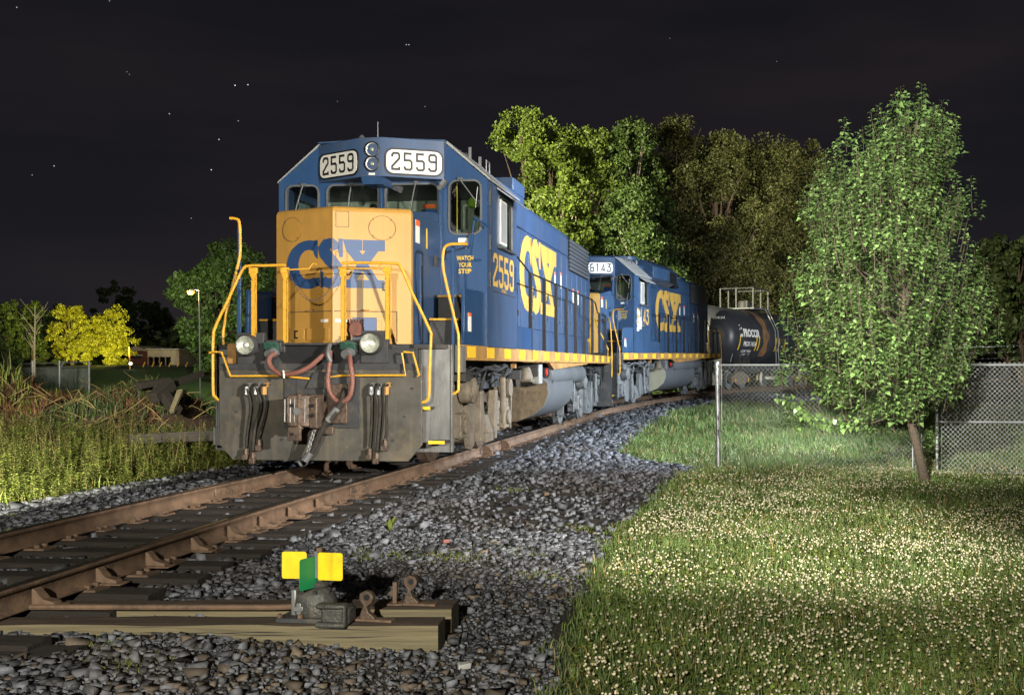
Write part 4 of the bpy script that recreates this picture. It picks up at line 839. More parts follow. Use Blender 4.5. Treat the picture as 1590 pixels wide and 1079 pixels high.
hd = MB().lathe([(0, .06), (.09, .04), (.17, -.02), (.16, -.03)], (-.40, -.02, zt_+.02), 'Z', 14).build('lamp_head', M['galv'], lp); bl = MB().lathe([(.16, 0), (.15, -.08), (.08, -.15), (.0001, -.16)], (-.40, -.02, zt_-.005), 'Z', 12).build('bulb', M['lamp_o'], hd)
def point(name, loc, e_, col, r=.1):
    d = bpy.data.lights.new(name, 'POINT'); d.energy = e_; d.color = col; d.shadow_soft_size = r; o = bpy.data.objects.new(name, d); COL.objects.link(o); o.location = loc
point('sodium_light', (lp.location.x-.40, LY-.15, lp.location.z+zt_-.2), 160, (1, .62, .28))
fl = empty('floodlight', (pxX(203, 60), 60, pxZ(566, 60)), 0, label='small white floodlight at the foot of a post beside the right yellow lit tree', cat='floodlight')
pipe('post', (-.05, .1, -1), (-.15, .1, 1.0), .04, M['rail_y'], fl); b = MB(); b.obox((0, 0, .05), (.2, .12, .14), Matrix.Rotation(.4, 3, 'Z')); b.build('housing', M['galv'], fl); b = MB(); b.obox((0, -.07, .05), (.14, .02, .09)); b.build('lamp', M['lamp_w'], fl)
spot('tree_flood', (pxX(160, 54), 54, 1.6), (pxX(138, 66), 66, 6.3), 24000, 44, .35, (1, .88, .16))
spot('shed_fill', (-43, 88, 6), (-47, 99, 1.5), 2500, 100, .8, (1, .85, .6))  # spot added to brighten the shed front, not a lamp of the yard
spot('far_lawn_fill', (-17.5, 38, 5), (-25, 55, 0), 4500, 60, .8, (.85, 1, .6))  # spot added to brighten the far lawn and the wire enclosure
# ------------------------------------------------------------------ spoil heap timbers and brush
def lying(px0, py0, px1, py1, Y0, Y1, th, wd, label, m=None):
    a = Vector((pxX(px0, Y0), Y0, pxZ(py0, Y0))); c = Vector((pxX(px1, Y1), Y1, pxZ(py1, Y1))); mid = (a+c)/2; e_ = empty('old_tie', mid, 0, label=label, cat='timber')
    rot = (c-a).to_track_quat('X', 'Z').to_matrix(); b = MB(); rr_ = random.Random(label); L_ = (c-a).length
    b.obox((0, 0, 0), (L_, wd, th), rot); b.v = [tuple(q+rr_.uniform(-.02, .02) for q in p) for p in b.v]; o = b.build('beam', m or M['tie'], e_, .012, smooth=False); return e_
lying(238, 618, 266, 596, 25.0, 25.6, .26, .22, 'cracked old tie end jutting from the top of the spoil heap')
lying(214, 600, 262, 590, 25.6, 26.4, .16, .20, 'dark old tie lying flat on the spoil heap, left of the cracked one')
lying(262, 598, 312, 580, 25.8, 27.0, .16, .2, 'long old tie sloping up to the right off the spoil heap')
lying(266, 640, 280, 606, 24.8, 25.2, .09, .12, 'thin pale plank leaning against the right end of the spoil heap', M['wood'])
lying(245, 600, 275, 640, 25.4, 25.0, .2, .2, 'black charred tie leaning down at the right end of the spoil heap', M['tie'])
lying(205, 681, 345, 675, 20.6, 20.6, .17, .25, 'dark beam lying behind the weeds left of the locomotive plow', M['tie'])
b = MB(); rr_ = random.Random(3)
for k in range(120):
    x = rr_.uniform(-17.5, -10.8); y = 26+.15*(x+14)+rr_.uniform(-2, 1); z = float(gz(x, y)); a = rr_.uniform(0, 6.28); l_ = rr_.uniform(.4, 1.3)
    b.tube([(x, y, z+.02), (x+l_*.5*math.cos(a), y+l_*.3*math.sin(a), z+rr_.uniform(.1, .35)), (x+l_*math.cos(a), y+l_*.6*math.sin(a), z+rr_.uniform(-.1, .5))], [.012, .01, .004], 4)
o = b.build('brushwood', M['drygrass'], None, normals=False); tag(o, 'tangle of thin dead branches over the spoil heap', kind='stuff')
# ------------------------------------------------------------------ locomotives (local frame: x right, y back from the plow, z up from the rail)
LOX, LOY, LTH = -4.2218, 13.5109, .092
_c, _s2 = math.cos(LTH), math.sin(LTH)
def F3(px, py, yl):
    """measured point on the plane y = yl of the front locomotive"""
    t = (px-1015.1)/1654.25; x = (t*(LOY+yl*_c)-LOX-yl*_s2)/(_c+t*_s2); Yw = LOY-x*_s2+yl*_c
    return Vector((x, yl, 1.369-(py-569.94)*Yw/1654.25))
def curve(pts, n=6):
    """smooth path through points (Catmull-Rom)"""
    P = [Vector(p) for p in pts]; P = [2*P[0]-P[1]]+P+[2*P[-1]-P[-2]]; out = []
    for i in range(1, len(P)-2):
        for k in range(n):
            t = k/n; a, b, c, d = P[i-1:i+3]; out.append(.5*((2*b)+(c-a)*t+(2*a-5*b+4*c-d)*t*t+(3*b-a-3*c+d)*t**3))
    out.append(P[-2]); return out
def locomotive(name, number, loc, rz, label, worn=False):
    L = empty(name, loc, rz, label=label, cat='locomotive'); BL = M['blue_worn'] if worn else M['blue']
    det = not worn
    # ---- underframe
    b = MB(); b.box(-1.54, 1.54, .34, 16.3, 1.605, 1.662); b.box(-.9, .9, .5, 16.1, 1.0, 1.6); dk = b.build('deck', M['dark'], L, .004)
    for sx in (1, -1):
        b = MB(); b.box(*sorted((sx*1.47, sx*1.56)), 1.06, 16.2, 1.462, 1.672); si = b.build('side_sill', M['tan'], L, .006)
        if sx > 0:
            for k in range(14):
                y = 1.25+1.09*k
                if y < 16: q = MB(); q.box(1.561, 1.566, y, y+.42, 1.50, 1.655); q.build('reflector', M['reflect'], si)
    # ---- plow and end
    b = MB(); b.prism([(-1.335,1.41),(1.315,1.41),(1.315,.39),(1.14,.185),(-1.15,.185),(-1.335,.38)], lambda u, v: (u, -.02, v), lambda u, v: (u, .03, v))
    pl = b.build('plow', M['pilot'], L, .006)
    q = MB(); q.box(-1.33, 1.31, -.035, -.02, 1.335, 1.41); q.box(-.46, .52, -.045, -.02, .60, 1.30); q.box(-.30, .36, -.055, -.045, .66, 1.24); q.build('dark_pocket_plates', M['dark'], pl, .004)  # dark plates stand in for the shaded opening behind the coupler
    q = MB()
    for x, z in ((-1.05,.5),(-1.1,.8),(-.95,.3),(.95,.45),(1.1,.75),(.6,.3),(.8,1.0),(1.2,1.1),(-.5,.45)): q.cyl((x, -.02, z), (x, -.034, z), .018, n=6)
    q.build('bolts', M['dark'], pl)
    b = MB(); b.box(-1.1, 1.2, .05, .34, 1.40, 1.60); b.box(-.62, .60, -.06, .34, 1.645, 1.675); b.build('end_sill', M['dark'], L, .008)
    b = MB(); b.prism([(-.62,1.64),(.60,1.64),(.45,1.42),(-.5,1.42)], lambda u, v: (u, .03, v), lambda u, v: (u, .05, v)); b.build('end_plate', M['black'], L)
    MB().box(-1.46, -1.34, .06, .10, .36, .60).build('wing_plate', M['silver'], L, .01)
    # step wells
    for sx in (1, -1):
        b = MB(); b.box(*sorted((sx*1.06, sx*1.59)), .40, .43, .27, 1.655); b.box(*sorted((sx*1.575, sx*1.59)), .40, 1.05, 1.30, 1.655); b.box(*sorted((sx*1.575, sx*1.592)), .38, .47, .27, 1.655)
        sw_ = b.build('step_well', M['silver'] if not worn else M['dark'], L, .004)
        for z, y0, xa_, xb2_ in ((.43, .12, 1.36, 1.57), (.86, .2, 1.06, 1.36)):
            if sx < 0: xa_, xb2_ = 1.06, 1.32
            q = MB(); q.box(*sorted((sx*xa_, sx*xb2_)), y0, .40, z-.03, z); q.build('step', M['dark'], sw_, .003)
            q = MB(); q.box(*sorted((sx*xa_, sx*xb2_)), y0-.006, y0, z-.035, z+.006); q.build('step_edge', M['reflect'], sw_)
    if det:
        # anti-climber trim, ditch lights, jumper receptacles
        for px, py, r in ((386, 536, .135), (578.5, 533, .14)):
            c = F3(px, py, .0); q = MB(); q.box(c.x-.16, c.x+.19, .02, .10, c.z-.25, c.z+.16); q.build('lamp_bracket', M['dark'], L, .006)
            q = MB().lathe([(r*.7, .03), (r*1.02, .0), (r, -.10), (r*.93, -.115), (r*.86, -.10)], (c.x, 0, c.z), 'Y', 28); d = q.build('ditch_light', M['dark'], L)
            q = MB().lathe([(r*.86, -.10), (r*.84, -.095), (r*.5, -.05), (r*.15, -.025), (.0001, -.02)], (c.x, 0, c.z), 'Y', 28); q.build('reflector', M['lens'], d)
            q = MB().lathe([(.028, -.025), (.025, -.06), (.0001, -.07)], (c.x, 0, c.z), 'Y', 12); q.build('bulb', M['white'], d)
        q = MB(); a = F3(362, 549, .15); q.box(a.x-.055, a.x+.06, .1, .2, a.z-.13, a.z+.13); q.build('end_marker', M['tan'], L, .004)
        for px in (427, 545):
            c = F3(px, 545, .0); q = MB(); q.box(c.x-.13, c.x+.13, .0, .14, c.z-.02, c.z+.14); q.obox((c.x, -.03, c.z+.05), (.22, .06, .13), Matrix.Rotation(.35, 3, 'X')); rc = q.build('jumper_receptacle', M['dark'], L, .01)
            q = MB(); q.obox((c.x-.02, -.07, c.z+.06), (.20, .03, .12), Matrix.Rotation(.5, 3, 'X')); bm_ = q.build('green_cover', M['green'], rc, .02)
            q = MB(); q.cyl((c.x, 0, c.z), (c.x-.02, -.14, c.z-.05), .075, .062, n=16); q.build('plug', M['galv'], rc)
        h1 = curve([F3(428, 548, -.13), F3(418, 556, -.17), F3(421, 570, -.19), F3(437, 581, -.2), F3(462, 578, -.2), F3(482, 568, -.18), F3(500, 553, -.14), F3(509, 551, -.1)])
        MB().tube(h1, .031, 10).build('jumper_cable', M['redhose'], L)
        h2 = curve([F3(512, 545, -.13), F3(512, 560, -.17), F3(509, 585, -.2), F3(511, 606, -.21), F3(521, 621, -.21), F3(534, 623, -.21), F3(544, 612, -.21), F3(547, 590, -.2), F3(544, 565, -.18), F3(543, 552, -.13)])
        MB().tube(h2, .031, 10).build('jumper_cable', M['redhose'], L)
        q = MB(); q.tube(curve([F3(512, 535, -.1), F3(509, 548, -.17), F3(513, 562, -.19)]), .03, 8); q.build('cable_hanger', M['galv'], L)
        q = MB(); q.tube([F3(440, 575, -.245), F3(441, 587, -.25)], .012, 6); q.build('cable_tie', M['white'], L)
        # uncoupling lever
        P = [F3(x, y, -.08) for x, y in ((325, 548), (330, 546), (344, 547), (358, 584), (436, 583.5), (480, 588))]
        MB().tube(P, .014, 7).build('uncoupling_lever', M['rail_y'], L)
        P = [F3(x, y, -.08) for x, y in ((505, 586), (532, 583), (630, 582.5), (624, 548), (627, 546.5), (641, 547.5), (651, 583), (648, 584))]
        MB().tube(P, .014, 7).build('uncoupling_lever', M['rail_y'], L)
        # air hoses
        for xs_, sg in (((388, 402, 415), -1), ((580, 591, 604), 1)):
            for k, px in enumerate(xs_):
                bot = 712 if k == 1 else 706; q = MB(); top = F3(px, 598, -.03)
                q.tube(curve([top, top+Vector((0, -.09, -.02)), F3(px-2*sg-1+(0, 2, -1)[k], 630, -.13+.03*k), F3(px-4-1.5*k+(0, 2, 3)[k]*sg, 670, -.11), F3(px-6-3*k*(sg < 0), bot-12-(0, 0, 14)[k], -.10)]), (.017, .023, .016)[k], 8); ho = q.build('air_hose', M['rubber'], L)
                q = MB(); q.cyl(top+Vector((0, .03, .01)), top+Vector((0, -.05, 0)), .034, n=8); q.cyl(top+Vector((0, -.08, -.02)), top+Vector((0, -.09, -.12)), .032, n=8); q.build('angle_cock', M['galv'] if k < 2 else M['tan'], ho)
                c = F3(px-6-3*k*(sg < 0), bot-10-(0, 0, 14)[k], -.10); q = MB(); q.cyl(c, c+Vector((.0, 0, -.08)), .03, .036, n=8); q.obox(c+Vector((-.01, -.01, -.11)), (.07, .05, .07)); q.build('hose_coupling', M['coupler'], ho, .006)
            q = MB(); a = F3(xs_[0]-5, 597, -.05); c = F3(xs_[2]+5, 597, -.05); q.cyl(a, c, .012, n=6); q.build('hose_manifold', M['dark'], L)
        q = MB(); hs = curve([F3(536, 604, -.06), F3(532, 618, -.18), F3(524, 634, -.24), F3(512, 650, -.27), F3(502, 660, -.27), F3(494, 680, -.26), F3(484, 700, -.25), F3(476, 712, -.25)]); q.tube(hs, .042, 9); bh = q.build('brake_hose', M['rubber'], L)
        q = MB(); q.cyl(hs[12], hs[20], .047, n=10); q.cyl(F3(482, 702, -.25), F3(473, 715, -.26), .05, n=9); q.lathe([(.055, -.03), (.06, 0), (.05, .03)], F3(471, 717, -.26), 'Y', 12); q.split('hose_end', M['galv'], bh)
        q = MB()
        p0, p1 = F3(493, 650, -.30), F3(477, 705, -.29)
        for k in range(16): u = k/16; c = p0.lerp(p1, u); q.tube([c+Vector((.016*math.cos(R(a_)), .010*math.sin(R(a_))*(k % 2), .028*math.sin(R(a_)))) for a_ in range(0, 361, 45)], .005, 4, False)
        q.build('hose_chain', M['galv'], L)
    # coupler
    cx = .0; q = MB(); cp = [(-.20,-.12),(.03,-.12),(.12,-.06),(.14,.2),(-.12,.2),(-.22,.02)]
    q.prism(cp, lambda u, v: (cx+u, -.42+v, .64), lambda u, v: (cx+u, -.42+v, 1.03)); q.box(-.11, .12, -.30, .5, .72, .94); q.prism([(-.26,-.10),(-.18,-.14),(-.14,.1),(-.24,.12)], lambda u, v: (u, -.42+v, .68), lambda u, v: (u, -.42+v, 1.0))
    cb = q.build('coupler', M['coupler'], L, .018)
    q = MB(); q.box(.06, .17, -.52, -.36, .62, 1.01); q.cyl((-.06, -.50, .60), (-.06, -.50, 1.05), .045, n=12); q.build('knuckle', M['coupler'], cb, .02)
    for x_, w_ in ((-.235, .012), (-.165, .014), (-.11, .012), (.02, .012)): MB().cyl((x_, -.53, .70), (x_+.004, -.53, .98), w_, n=8).build('worn_ridge', M['galv'], cb)
    for x_, z_ in ((-.14, .90), (.11, .78), (.11, .90), (-.14, .55)): MB().box(x_-.025, x_+.025, -.549, -.52, z_-.02, z_+.02).build('slot', M['black'], cb)
    q = MB(); q.box(-.2, -.03, -.545, -.5, .47, .64); q.box(-.10, .2, -.1, -.04, .52, .62); q.box(.12, .38, -.10, -.03, .66, 1.16); q.split('striker_plate', M['coupler'], cb, .01)
    q = MB(); q.cyl((-.07, -.545, .83), (-.07, -.56, .83), .045, n=14); q.build('lock_face', M['galv'], cb)
    q = MB(); q.prism([(-.16,1.10),(.25,1.10),(.25,1.24),(.12,1.31),(-.05,1.31)], lambda u, v: (u, -.09, v), lambda u, v: (u, -.05, v)); q.build('guide_plate', M['dark'], cb, .005)
    # ---- nose
    NF = lambda u, v, o=.0: (u, .38+.40*abs(u)-o, v)
    zt = 3.475
    b = MB(); poly = [(-.93,.752),(0,.38),(.93,.752),(.93,.83),(-.93,.83)]; n = 5
    lay = [(1.675, 0, 0), (zt-.07, 0, 0), (zt-.03, .012, .012), (zt-.008, .032, .032), (zt, .06, .06)]
    vs = []
    for z, ins, i2 in lay:
        for x, y in poly: vs.append((x*(1-ins*.9), y+(i2 if y < .8 else 0), z))
    fs = [(k, (k+1) % 5, (k+1) % 5+5*j, k+5*j) for k in range(0)]
    for j in range(len(lay)-1):
        for k in range(5): fs.append((j*5+k, j*5+(k+1) % 5, (j+1)*5+(k+1) % 5, (j+1)*5+k))
    fs.append((20, 21, 22, 23, 24)); b.add(vs, fs); b.build('nose_front', M['nose'], L, 0, ang=12)
    b = MB(); b.box(-.925, .925, .832, 2.25, 1.665, zt-.012); ns = b.build('nose', BL, L, .02)
    q = MB(); q.prism([(.83, zt-.03), (2.25, zt-.03), (2.25, 3.62), (1.9, 3.60)], lambda u, v: (-.90, u, v), lambda u, v: (.90, u, v)); q.build('nose_top', BL, L, .02)
    if True:
        nd = L
        for x, z in ((.585, 3.20), (-.66, 3.20)):
            lp_ = [(x+.155*math.cos(a), z+.155*math.sin(a)) for a in np.linspace(0, 6.283, 29)[:-1]]
            q = MB(); q.prism(lp_, lambda u, v: NF(u, v, .004), lambda u, v: NF(u, v, .011)); cv = q.build('round_cover', M['nose'], nd, 0)
            q = MB(); q.v = []; [q.add([NF(a.x, a.y, .0065) for a in s_], [(0,1,2,3)]) for s_ in ribbon([(x+.162*math.cos(a), z+.162*math.sin(a)) for a in np.linspace(0, 6.283, 29)[:-1]], .005, True)]; q.build('cover_edge', M['rail'], cv, normals=False)
            q = MB(); [q.cyl(NF(x+.15*math.cos(a), z+.15*math.sin(a), .0), NF(x+.15*math.cos(a), z+.15*math.sin(a), .016), .008, n=6) for a in (.8, 2.3, 3.9, 5.4)]; q.build('cover_bolts', M['rail'], cv)
        # door seams and hatches
        def seam(nm, pts, wd=.010, m=M['rail'], closed=False, off=.004):
            q = MB(); [q.add([NF(a.x, a.y, off) for a in s_], [(0,1,2,3)]) for s_ in ribbon(pts, wd, closed)]; return q.build(nm, m, nd, normals=False, smooth=False)
        seam('hatch_edge', [(.04,3.40),(.19,3.40),(.19,3.20),(.04,3.20)], .006, closed=True)
        seam('hatch_edge', [(.04,2.88),(.17,2.88),(.17,2.68),(.04,2.68)], .006, closed=True)
        seam('door_seam', [(-.72,1.70),(-.72,2.10),(-.02,2.10)], .012); seam('door_seam', [(.02,2.10),(.76,2.10),(.76,1.70)], .012)
        seam('sand_hatch_edge', [(.30,1.74),(.58,1.74),(.58,1.98),(.30,1.98)], .008, closed=True, m=M['tan'])
        seam('nose_crease', [(-.002,1.70),(-.002,3.41)], .010, M['tan'])
        for x0, x1 in ((-.70, -.46), (.62, .74), (-.42, -.05)):
            q = MB(); q.prism([(x0,1.72),(x1,1.72),(x1,1.88),(x0,1.88)], lambda u, v: NF(u, v, .002), lambda u, v: NF(u, v, .014)); q.build('hatch', M['nose'], nd, .004)
        for x in (-.59, .66, .62): z = 1.80 if x != .62 else 2.43; seam('hatch_latch', [(x+.03,z+.045),(x-.02,z+.045),(x-.02,z-.045),(x+.03,z-.045)], .022, M['black'], off=.017)
        for x in (-.35, .38): 
            q = MB(); q.cyl(NF(x-.05, 2.11, .01), NF(x+.05, 2.11, .01), .016, n=8); q.build('hinge', M['tan'], nd)
        for x0, x1 in ((-.19, -.07), (.03, .22)):
            q = MB(); q.prism([(x0,1.955),(x1,1.955),(x1,1.995),(x0,1.995)], lambda u, v: NF(u, v, .003), lambda u, v: NF(u, v, .007)); q.build('white_label', M['white'], nd)
        q = MB(); q.prism([(.235,1.70),(.52,1.70),(.52,2.02),(.235,2.02)], lambda u, v: NF(u, v, .003), lambda u, v: NF(u, v, .012)); q.build('blue_plate', M['logo_b'], nd, .003)
        q = MB(); q.cyl(NF(.30, 1.86, .05), NF(.30, 1.86, .09), .095, n=20)
        for k in range(5): q.obox(NF(.235+.033*k, 1.96, .07), (.018, .02, .07))
        q.build('red_disc', M['redhose'], nd)
        decal_logo('nose_lettering', M['logo_b'], nd, lambda u, v: NF((u-245)/245*.755 if u < 245 else (u-245)/345*.62, v, .0025), 0, 600, 2.40, 3.045, split=245)
        # yellow strips on nose side
        q = MB(); q.box(.9255, .929, .95, 1.12, 3.05, 3.36); q.build('notice', M['white'], ns); q = MB(); q.box(.929, .931, .95, 1.12, 3.28, 3.36); q.build('notice_head', M['orange'], ns)
        q = MB(); q.box(.9255, .929, 1.42, 1.47, 3.02, 3.30); q.build('yellow_mark', M['reflect'], ns)
        q = MB(); q.box(.926, .945, 1.1, 1.13, 1.7, 2.9); q.box(.926, .94, 1.15, 1.9, 1.7, 2.92); q.split('side_door', BL, ns, .004)
        q = MB(); q.box(.94, .95, 1.15, 1.18, 2.35, 2.75); q.build('door_slot', M['black'], ns)
    # ---- porch handrails and lamps
    Y_ = M['rail_y']
    for px, py0 in ((394, 521), (443, 533), (533, 540), (602, 535)):
        a = F3(px, 415, .02); z0 = 1.66 if px in (443, 533) else 1.72
        q = MB(); q.box(a.x-.028, a.x+.028, .0, .012, z0, 2.60); q.box(a.x-.028, a.x-.018, .0, .05, z0, 2.60); q.box(a.x+.018, a.x+.028, .0, .05, z0, 2.60)
        q.obox((a.x, .01, 2.60), (.10, .05, .07)); q.prism([(a.x-.05,2.57),(a.x+.05,2.57),(a.x+.01,2.47),(a.x-.01,2.47)], lambda u, v: (u, -.008, v), lambda u, v: (u, .0, v)); q.build('stanchion', Y_, L, .003)
    MB().tube(curve([F3(443, 411.5, .01), F3(410, 412.5, .01), F3(388, 413, .01), F3(376, 420, .01), F3(352, 470, .01), F3(334, 508, .01), F3(331, 525, .01), F3(330.5, 560, .01), F3(331, 608, .01), F3(334, 616, .01), F3(341, 622, .01)], 5), .019, 8).build('handrail', Y_, L)
    MB().tube(curve([F3(530, 409, .01), F3(560, 408, .01), F3(610, 409.5, .01), F3(622, 415, .01), F3(640, 455, .01), F3(667, 512, .01), F3(669, 525, .01), F3(667, 570, .01), F3(666, 612, .01), F3(662, 622, .01), F3(654, 625, .01)], 5), .019, 8).build('handrail', Y_, L)
    q = MB(); q.tube([F3(530, 415, -.03), F3(545, 417, -.03), F3(586, 417, -.03), F3(592, 411, -.03)], .010, 6); q.tube([F3(450, 419, -.03), F3(480, 417, -.03), F3(486, 409, -.03), F3(492, 411, -.03)], .010, 6); q.split('gate_bar', Y_, L)
    q = MB(); c0, c1 = F3(446, 418, -.02), F3(528, 418, -.02)
    for k in range(34):
        u = (k+.5)/34; c = c0.lerp(c1, u)+Vector((0, 0, -.40*(1-(2*u-1)**2))); sl = math.atan2(.40*4*(2*u-1), (c1-c0).length); rt = Matrix.Rotation(-sl, 3, 'Y')
        q.tube([c+rt@Vector((.020*math.cos(a_), .009*math.sin(a_)*(k % 2), .009*math.sin(a_)*((k+1) % 2))) for a_ in np.linspace(0, 6.283, 9)], .0035, 4, False)
    q.build('chain', M['rail'], L, normals=False)
    # outer step handrails
    MB().tube(curve([F3(726, 379, .42), F3(712, 379, .42), F3(697, 380, .42), F3(689, 388, .42), F3(688, 415, .42), F3(695, 450, .42), F3(710, 512, .42), F3(712, 525, .42), F3(712, 595, .42), F3(710, 608, .42), F3(700, 612, .42)], 5), .019, 8).build('handrail', Y_, L)
    MB().tube(curve([F3(357, 339, .42), F3(366, 340, .42), F3(371.5, 346, .42), F3(373, 375, .42), F3(372, 400, .42), F3(362, 440, .42), F3(348, 505, .42), F3(347, 540, .42), F3(349, 582, .42)], 5), .019, 8).build('handrail', Y_, L)
    q = MB(); a = F3(371, 400, .5); q.box(a.x-.03, a.x+.02, .5, .54, 1.66, 3.25); q.box(1.52, 1.555, .60, .635, 1.5, 2.95); q.build('corner_post', BL, L, .004)
    # side steps up to the cab, right and left
    for sx in (1, -1):
        lo, hi = (.96, 1.50) if sx > 0 else (-1.50, -.96)
        st = MB().box(lo, hi, 1.45, 2.25, 1.665, 2.02).box(lo, hi, 1.85, 2.247, 2.022, 2.37).build('cab_steps', M['dark'] if det else M['black'], L, .01)
        for y, z in ((1.442, 2.02), (1.842, 2.37)): MB().box(lo, hi, y, y+.05, z+.001, z+.028).build('step_edge', Y_, st)
        b = MB(); b.prism([(1.10,1.675),(4.18,1.675),(4.18,2.08),(3.2,2.08),(3.2,2.44),(2.30,2.44),(2.30,2.02),(1.9,1.9),(1.14,1.78)] if False else [(1.10,1.675),(5.7,1.675),(5.7,2.05),(4.22,2.05),(4.22,2.46),(2.05,2.46),(1.14,2.44)], lambda u, v: (sx*1.505, u, v), lambda u, v: (sx*1.552, u, v)); sb = b.build('equipment_box', BL, L, .006)
        MB().box(*sorted((sx*1.0, sx*1.50)), 4.15, 5.68, 1.67, 2.04).build('box_top', BL, L, .01)
        if sx > 0:
            q = MB(); q.box(1.553, 1.558, 2.3, 3.5, 2.20, 2.30); q.build('slot', M['black'], sb); q = MB(); q.box(1.555, 1.575, 2.28, 3.52, 2.30, 2.325); q.build('slot_lip', BL, sb)
            q = MB(); q.box(1.553, 1.557, 1.30, 1.46, 1.86, 2.12); q.build('notice', M['white'], sb); q = MB(); q.box(1.557, 1.559, 1.30, 1.46, 2.07, 2.12); q.build('notice_head', M['orange'], sb)
            for k in range(4): q = MB(); q.box(1.553, 1.562, 3.95, 4.12, 1.9+.075*k, 1.93+.075*k); q.build('vent', M['black'], sb)
    # ---- cab
    ez_ = 4.12; W1 = rrect(-1.45, -.98, 3.36, 4.05, .09); W2 = rrect(-.82, -.06, 3.52, 4.05, .09); W3 = rrect(.07, .84, 3.52, 4.05, .09); W4 = rrect(1.03, 1.48, 3.33, 4.09, .10)
    outer = [(-1.585,1.67),(1.585,1.67),(1.585,ez_),(.95,4.655),(0,4.70),(-.95,4.655),(-1.585,ez_)]
    cf = wall_with_holes('cab_front', outer, [W1, W2, W3, W4], lambda u, v: (u, 2.25, v), BL, L)
    for Wn in (W1, W2, W3, W4):
        ring(Wn, .028, lambda u, v: (u, 2.25, v), lambda u, v: (u, 2.228, v)).build('window_seal', M['rubber_seal'], cf)
        MB().add([(u, 2.262, v) for u, v in Wn], [tuple(range(len(Wn)))]).build('pane', M['glass'], cf, normals=False)
    for sx in (1, -1):
        SW = rrect(2.92, 3.80, 3.22, 3.97, .05)
        cs = wall_with_holes('cab_side', [(2.253,1.67),(4.20,1.67),(4.20,ez_),(2.253,ez_)], [SW], lambda u, v: (sx*1.585, u, v), M['hood'] if not worn else BL, L)
        MB().add([(sx*1.575, u, v) for u, v in SW], [tuple(range(len(SW)))]).build('pane', M['glass'], cs, normals=False)
        ring(SW, .03, lambda u, v: (sx*1.585, u, v), lambda u, v: (sx*1.605, u, v)).build('window_frame', M['galv'], cs)
        q = MB(); q.box(*sorted((sx*1.595, sx*1.615)), 2.95, 3.38, 3.25, 3.94); q.build('sliding_sash', M['white'], cs, .004)
        q = MB(); q.box(*sorted((sx*1.616, sx*1.619)), 2.99, 3.34, 3.29, 3.90); q.build('sash_panel', M['grey'], cs)
        q = MB(); q.prism([(sx*1.59,4.10),(sx*1.83,3.93),(sx*1.82,3.915),(sx*1.59,4.07)], lambda u, v: (u, 2.8, v), lambda u, v: (u, 4.0, v)); q.build('awning', M['grey'], cs, .004)
        q = MB(); q.box(*sorted((sx*1.59, sx*1.66)), 2.85, 3.85, 3.17, 3.20); q.build('arm_rest', M['dark'], cs, .004)
        q = MB()
        for z in (2.55, 3.1, 3.75): q.cyl((sx*1.595, 2.36, z), (sx*1.595, 2.36, z+.22), .018, n=8)
        q.box(*sorted((sx*1.586, sx*1.594)), 2.44, 2.47, 2.47, 4.08); q.build('door_hinge', M['dark'] if not worn else BL, cs)
        # thin panel seam low on the cab side
        q = MB(); q.box(*sorted((sx*1.588, sx*1.592)), 2.55, 4.15, 2.50, 2.515); q.build('seam', M['dark'], cs)
    MB().box(-1.58, 1.58, 4.19, 4.215, 1.67, ez_-.01).build('cab_back', BL, L)
    q = MB(); q.prism([(.955,4.66),(1.62,4.105),(1.62,4.135),(.97,4.70)], lambda u, v: (u, 2.27, v), lambda u, v: (u, 4.28, v)); q.prism([(-.955,4.66),(-1.62,4.105),(-1.62,4.135),(-.97,4.70)], lambda u, v: (u, 2.27, v), lambda u, v: (u, 4.28, v)); rf = q.split('roof', M['grey'], L, .006)
    q = MB(); q.prism([(-.965,4.675),(0,4.715),(.965,4.675),(.965,4.70),(0,4.74),(-.965,4.70)], lambda u, v: (u, 2.20, v), lambda u, v: (u, 4.26, v)); q.build('roof_top', M['hood'], L, .006)
    q = MB(); q.prism([(-1.56,4.11),(1.56,4.11),(.94,4.65),(0,4.69),(-.94,4.65)], lambda u, v: (u, 4.20, v), lambda u, v: (u, 4.23, v)); q.build('rear_gable', BL, L)
    q = MB(); q.box(1.1, 1.14, 3.0, 3.03, 4.5, 4.75); q.box(1.1, 1.14, 3.6, 3.63, 4.5, 4.72); q.tube([(1.15, 3.9, 4.5), (1.15, 3.9, 4.72), (1.15, 4.1, 4.72), (1.15, 4.1, 4.5)], .012, 5); q.cyl((1.0, 2.9, 4.6), (1.0, 3.2, 4.68), .03, n=8); q.split('roof_fittings', M['galv'], rf)
    q = MB(); q.tube([(-.3, 2.9, 4.7), (-.3, 2.9, 5.15)], .008, 5); q.build('antenna', M['galv'], rf)
    q = MB(); q.lathe([(.05, 0), (.06, .05), (.02, .10), (.0001, .11)], (-.33, 2.3, 4.71), 'Z', 10); q.build('roof_beacon', M['galv'], rf)
    # cab inside
    q = MB(); q.box(-1.55, 1.55, 3.95, 3.99, 1.7, 4.1); q.build('cab_lining', M['cream'], L)
    q = MB(); q.box(-1.55, 1.55, 2.3, 3.95, 4.085, 4.10); q.build('cab_ceiling', M['black'], L)
    q = MB(); q.box(.35, 1.5, 3.1, 3.9, 2.0, 3.50); q.box(.2, .8, 2.9, 3.1, 2.0, 3.60); q.split('control_desk', M['deskg'], L, .02)
    q = MB(); q.box(-.75, -.1, 3.0, 3.6, 2.6, 3.75); q.cyl((-.5, 2.7, 3.5), (-.3, 2.8, 3.85), .06, n=10); q.box(-1.4, -1.0, 3.0, 3.5, 2.4, 3.8); q.split('seat', M['black'], L, .04)
    q = MB(); q.cyl((1.10, 2.36, 3.3), (1.10, 2.36, 4.08), .009, n=6); q.build('grab_pole', M['reflect'], L)
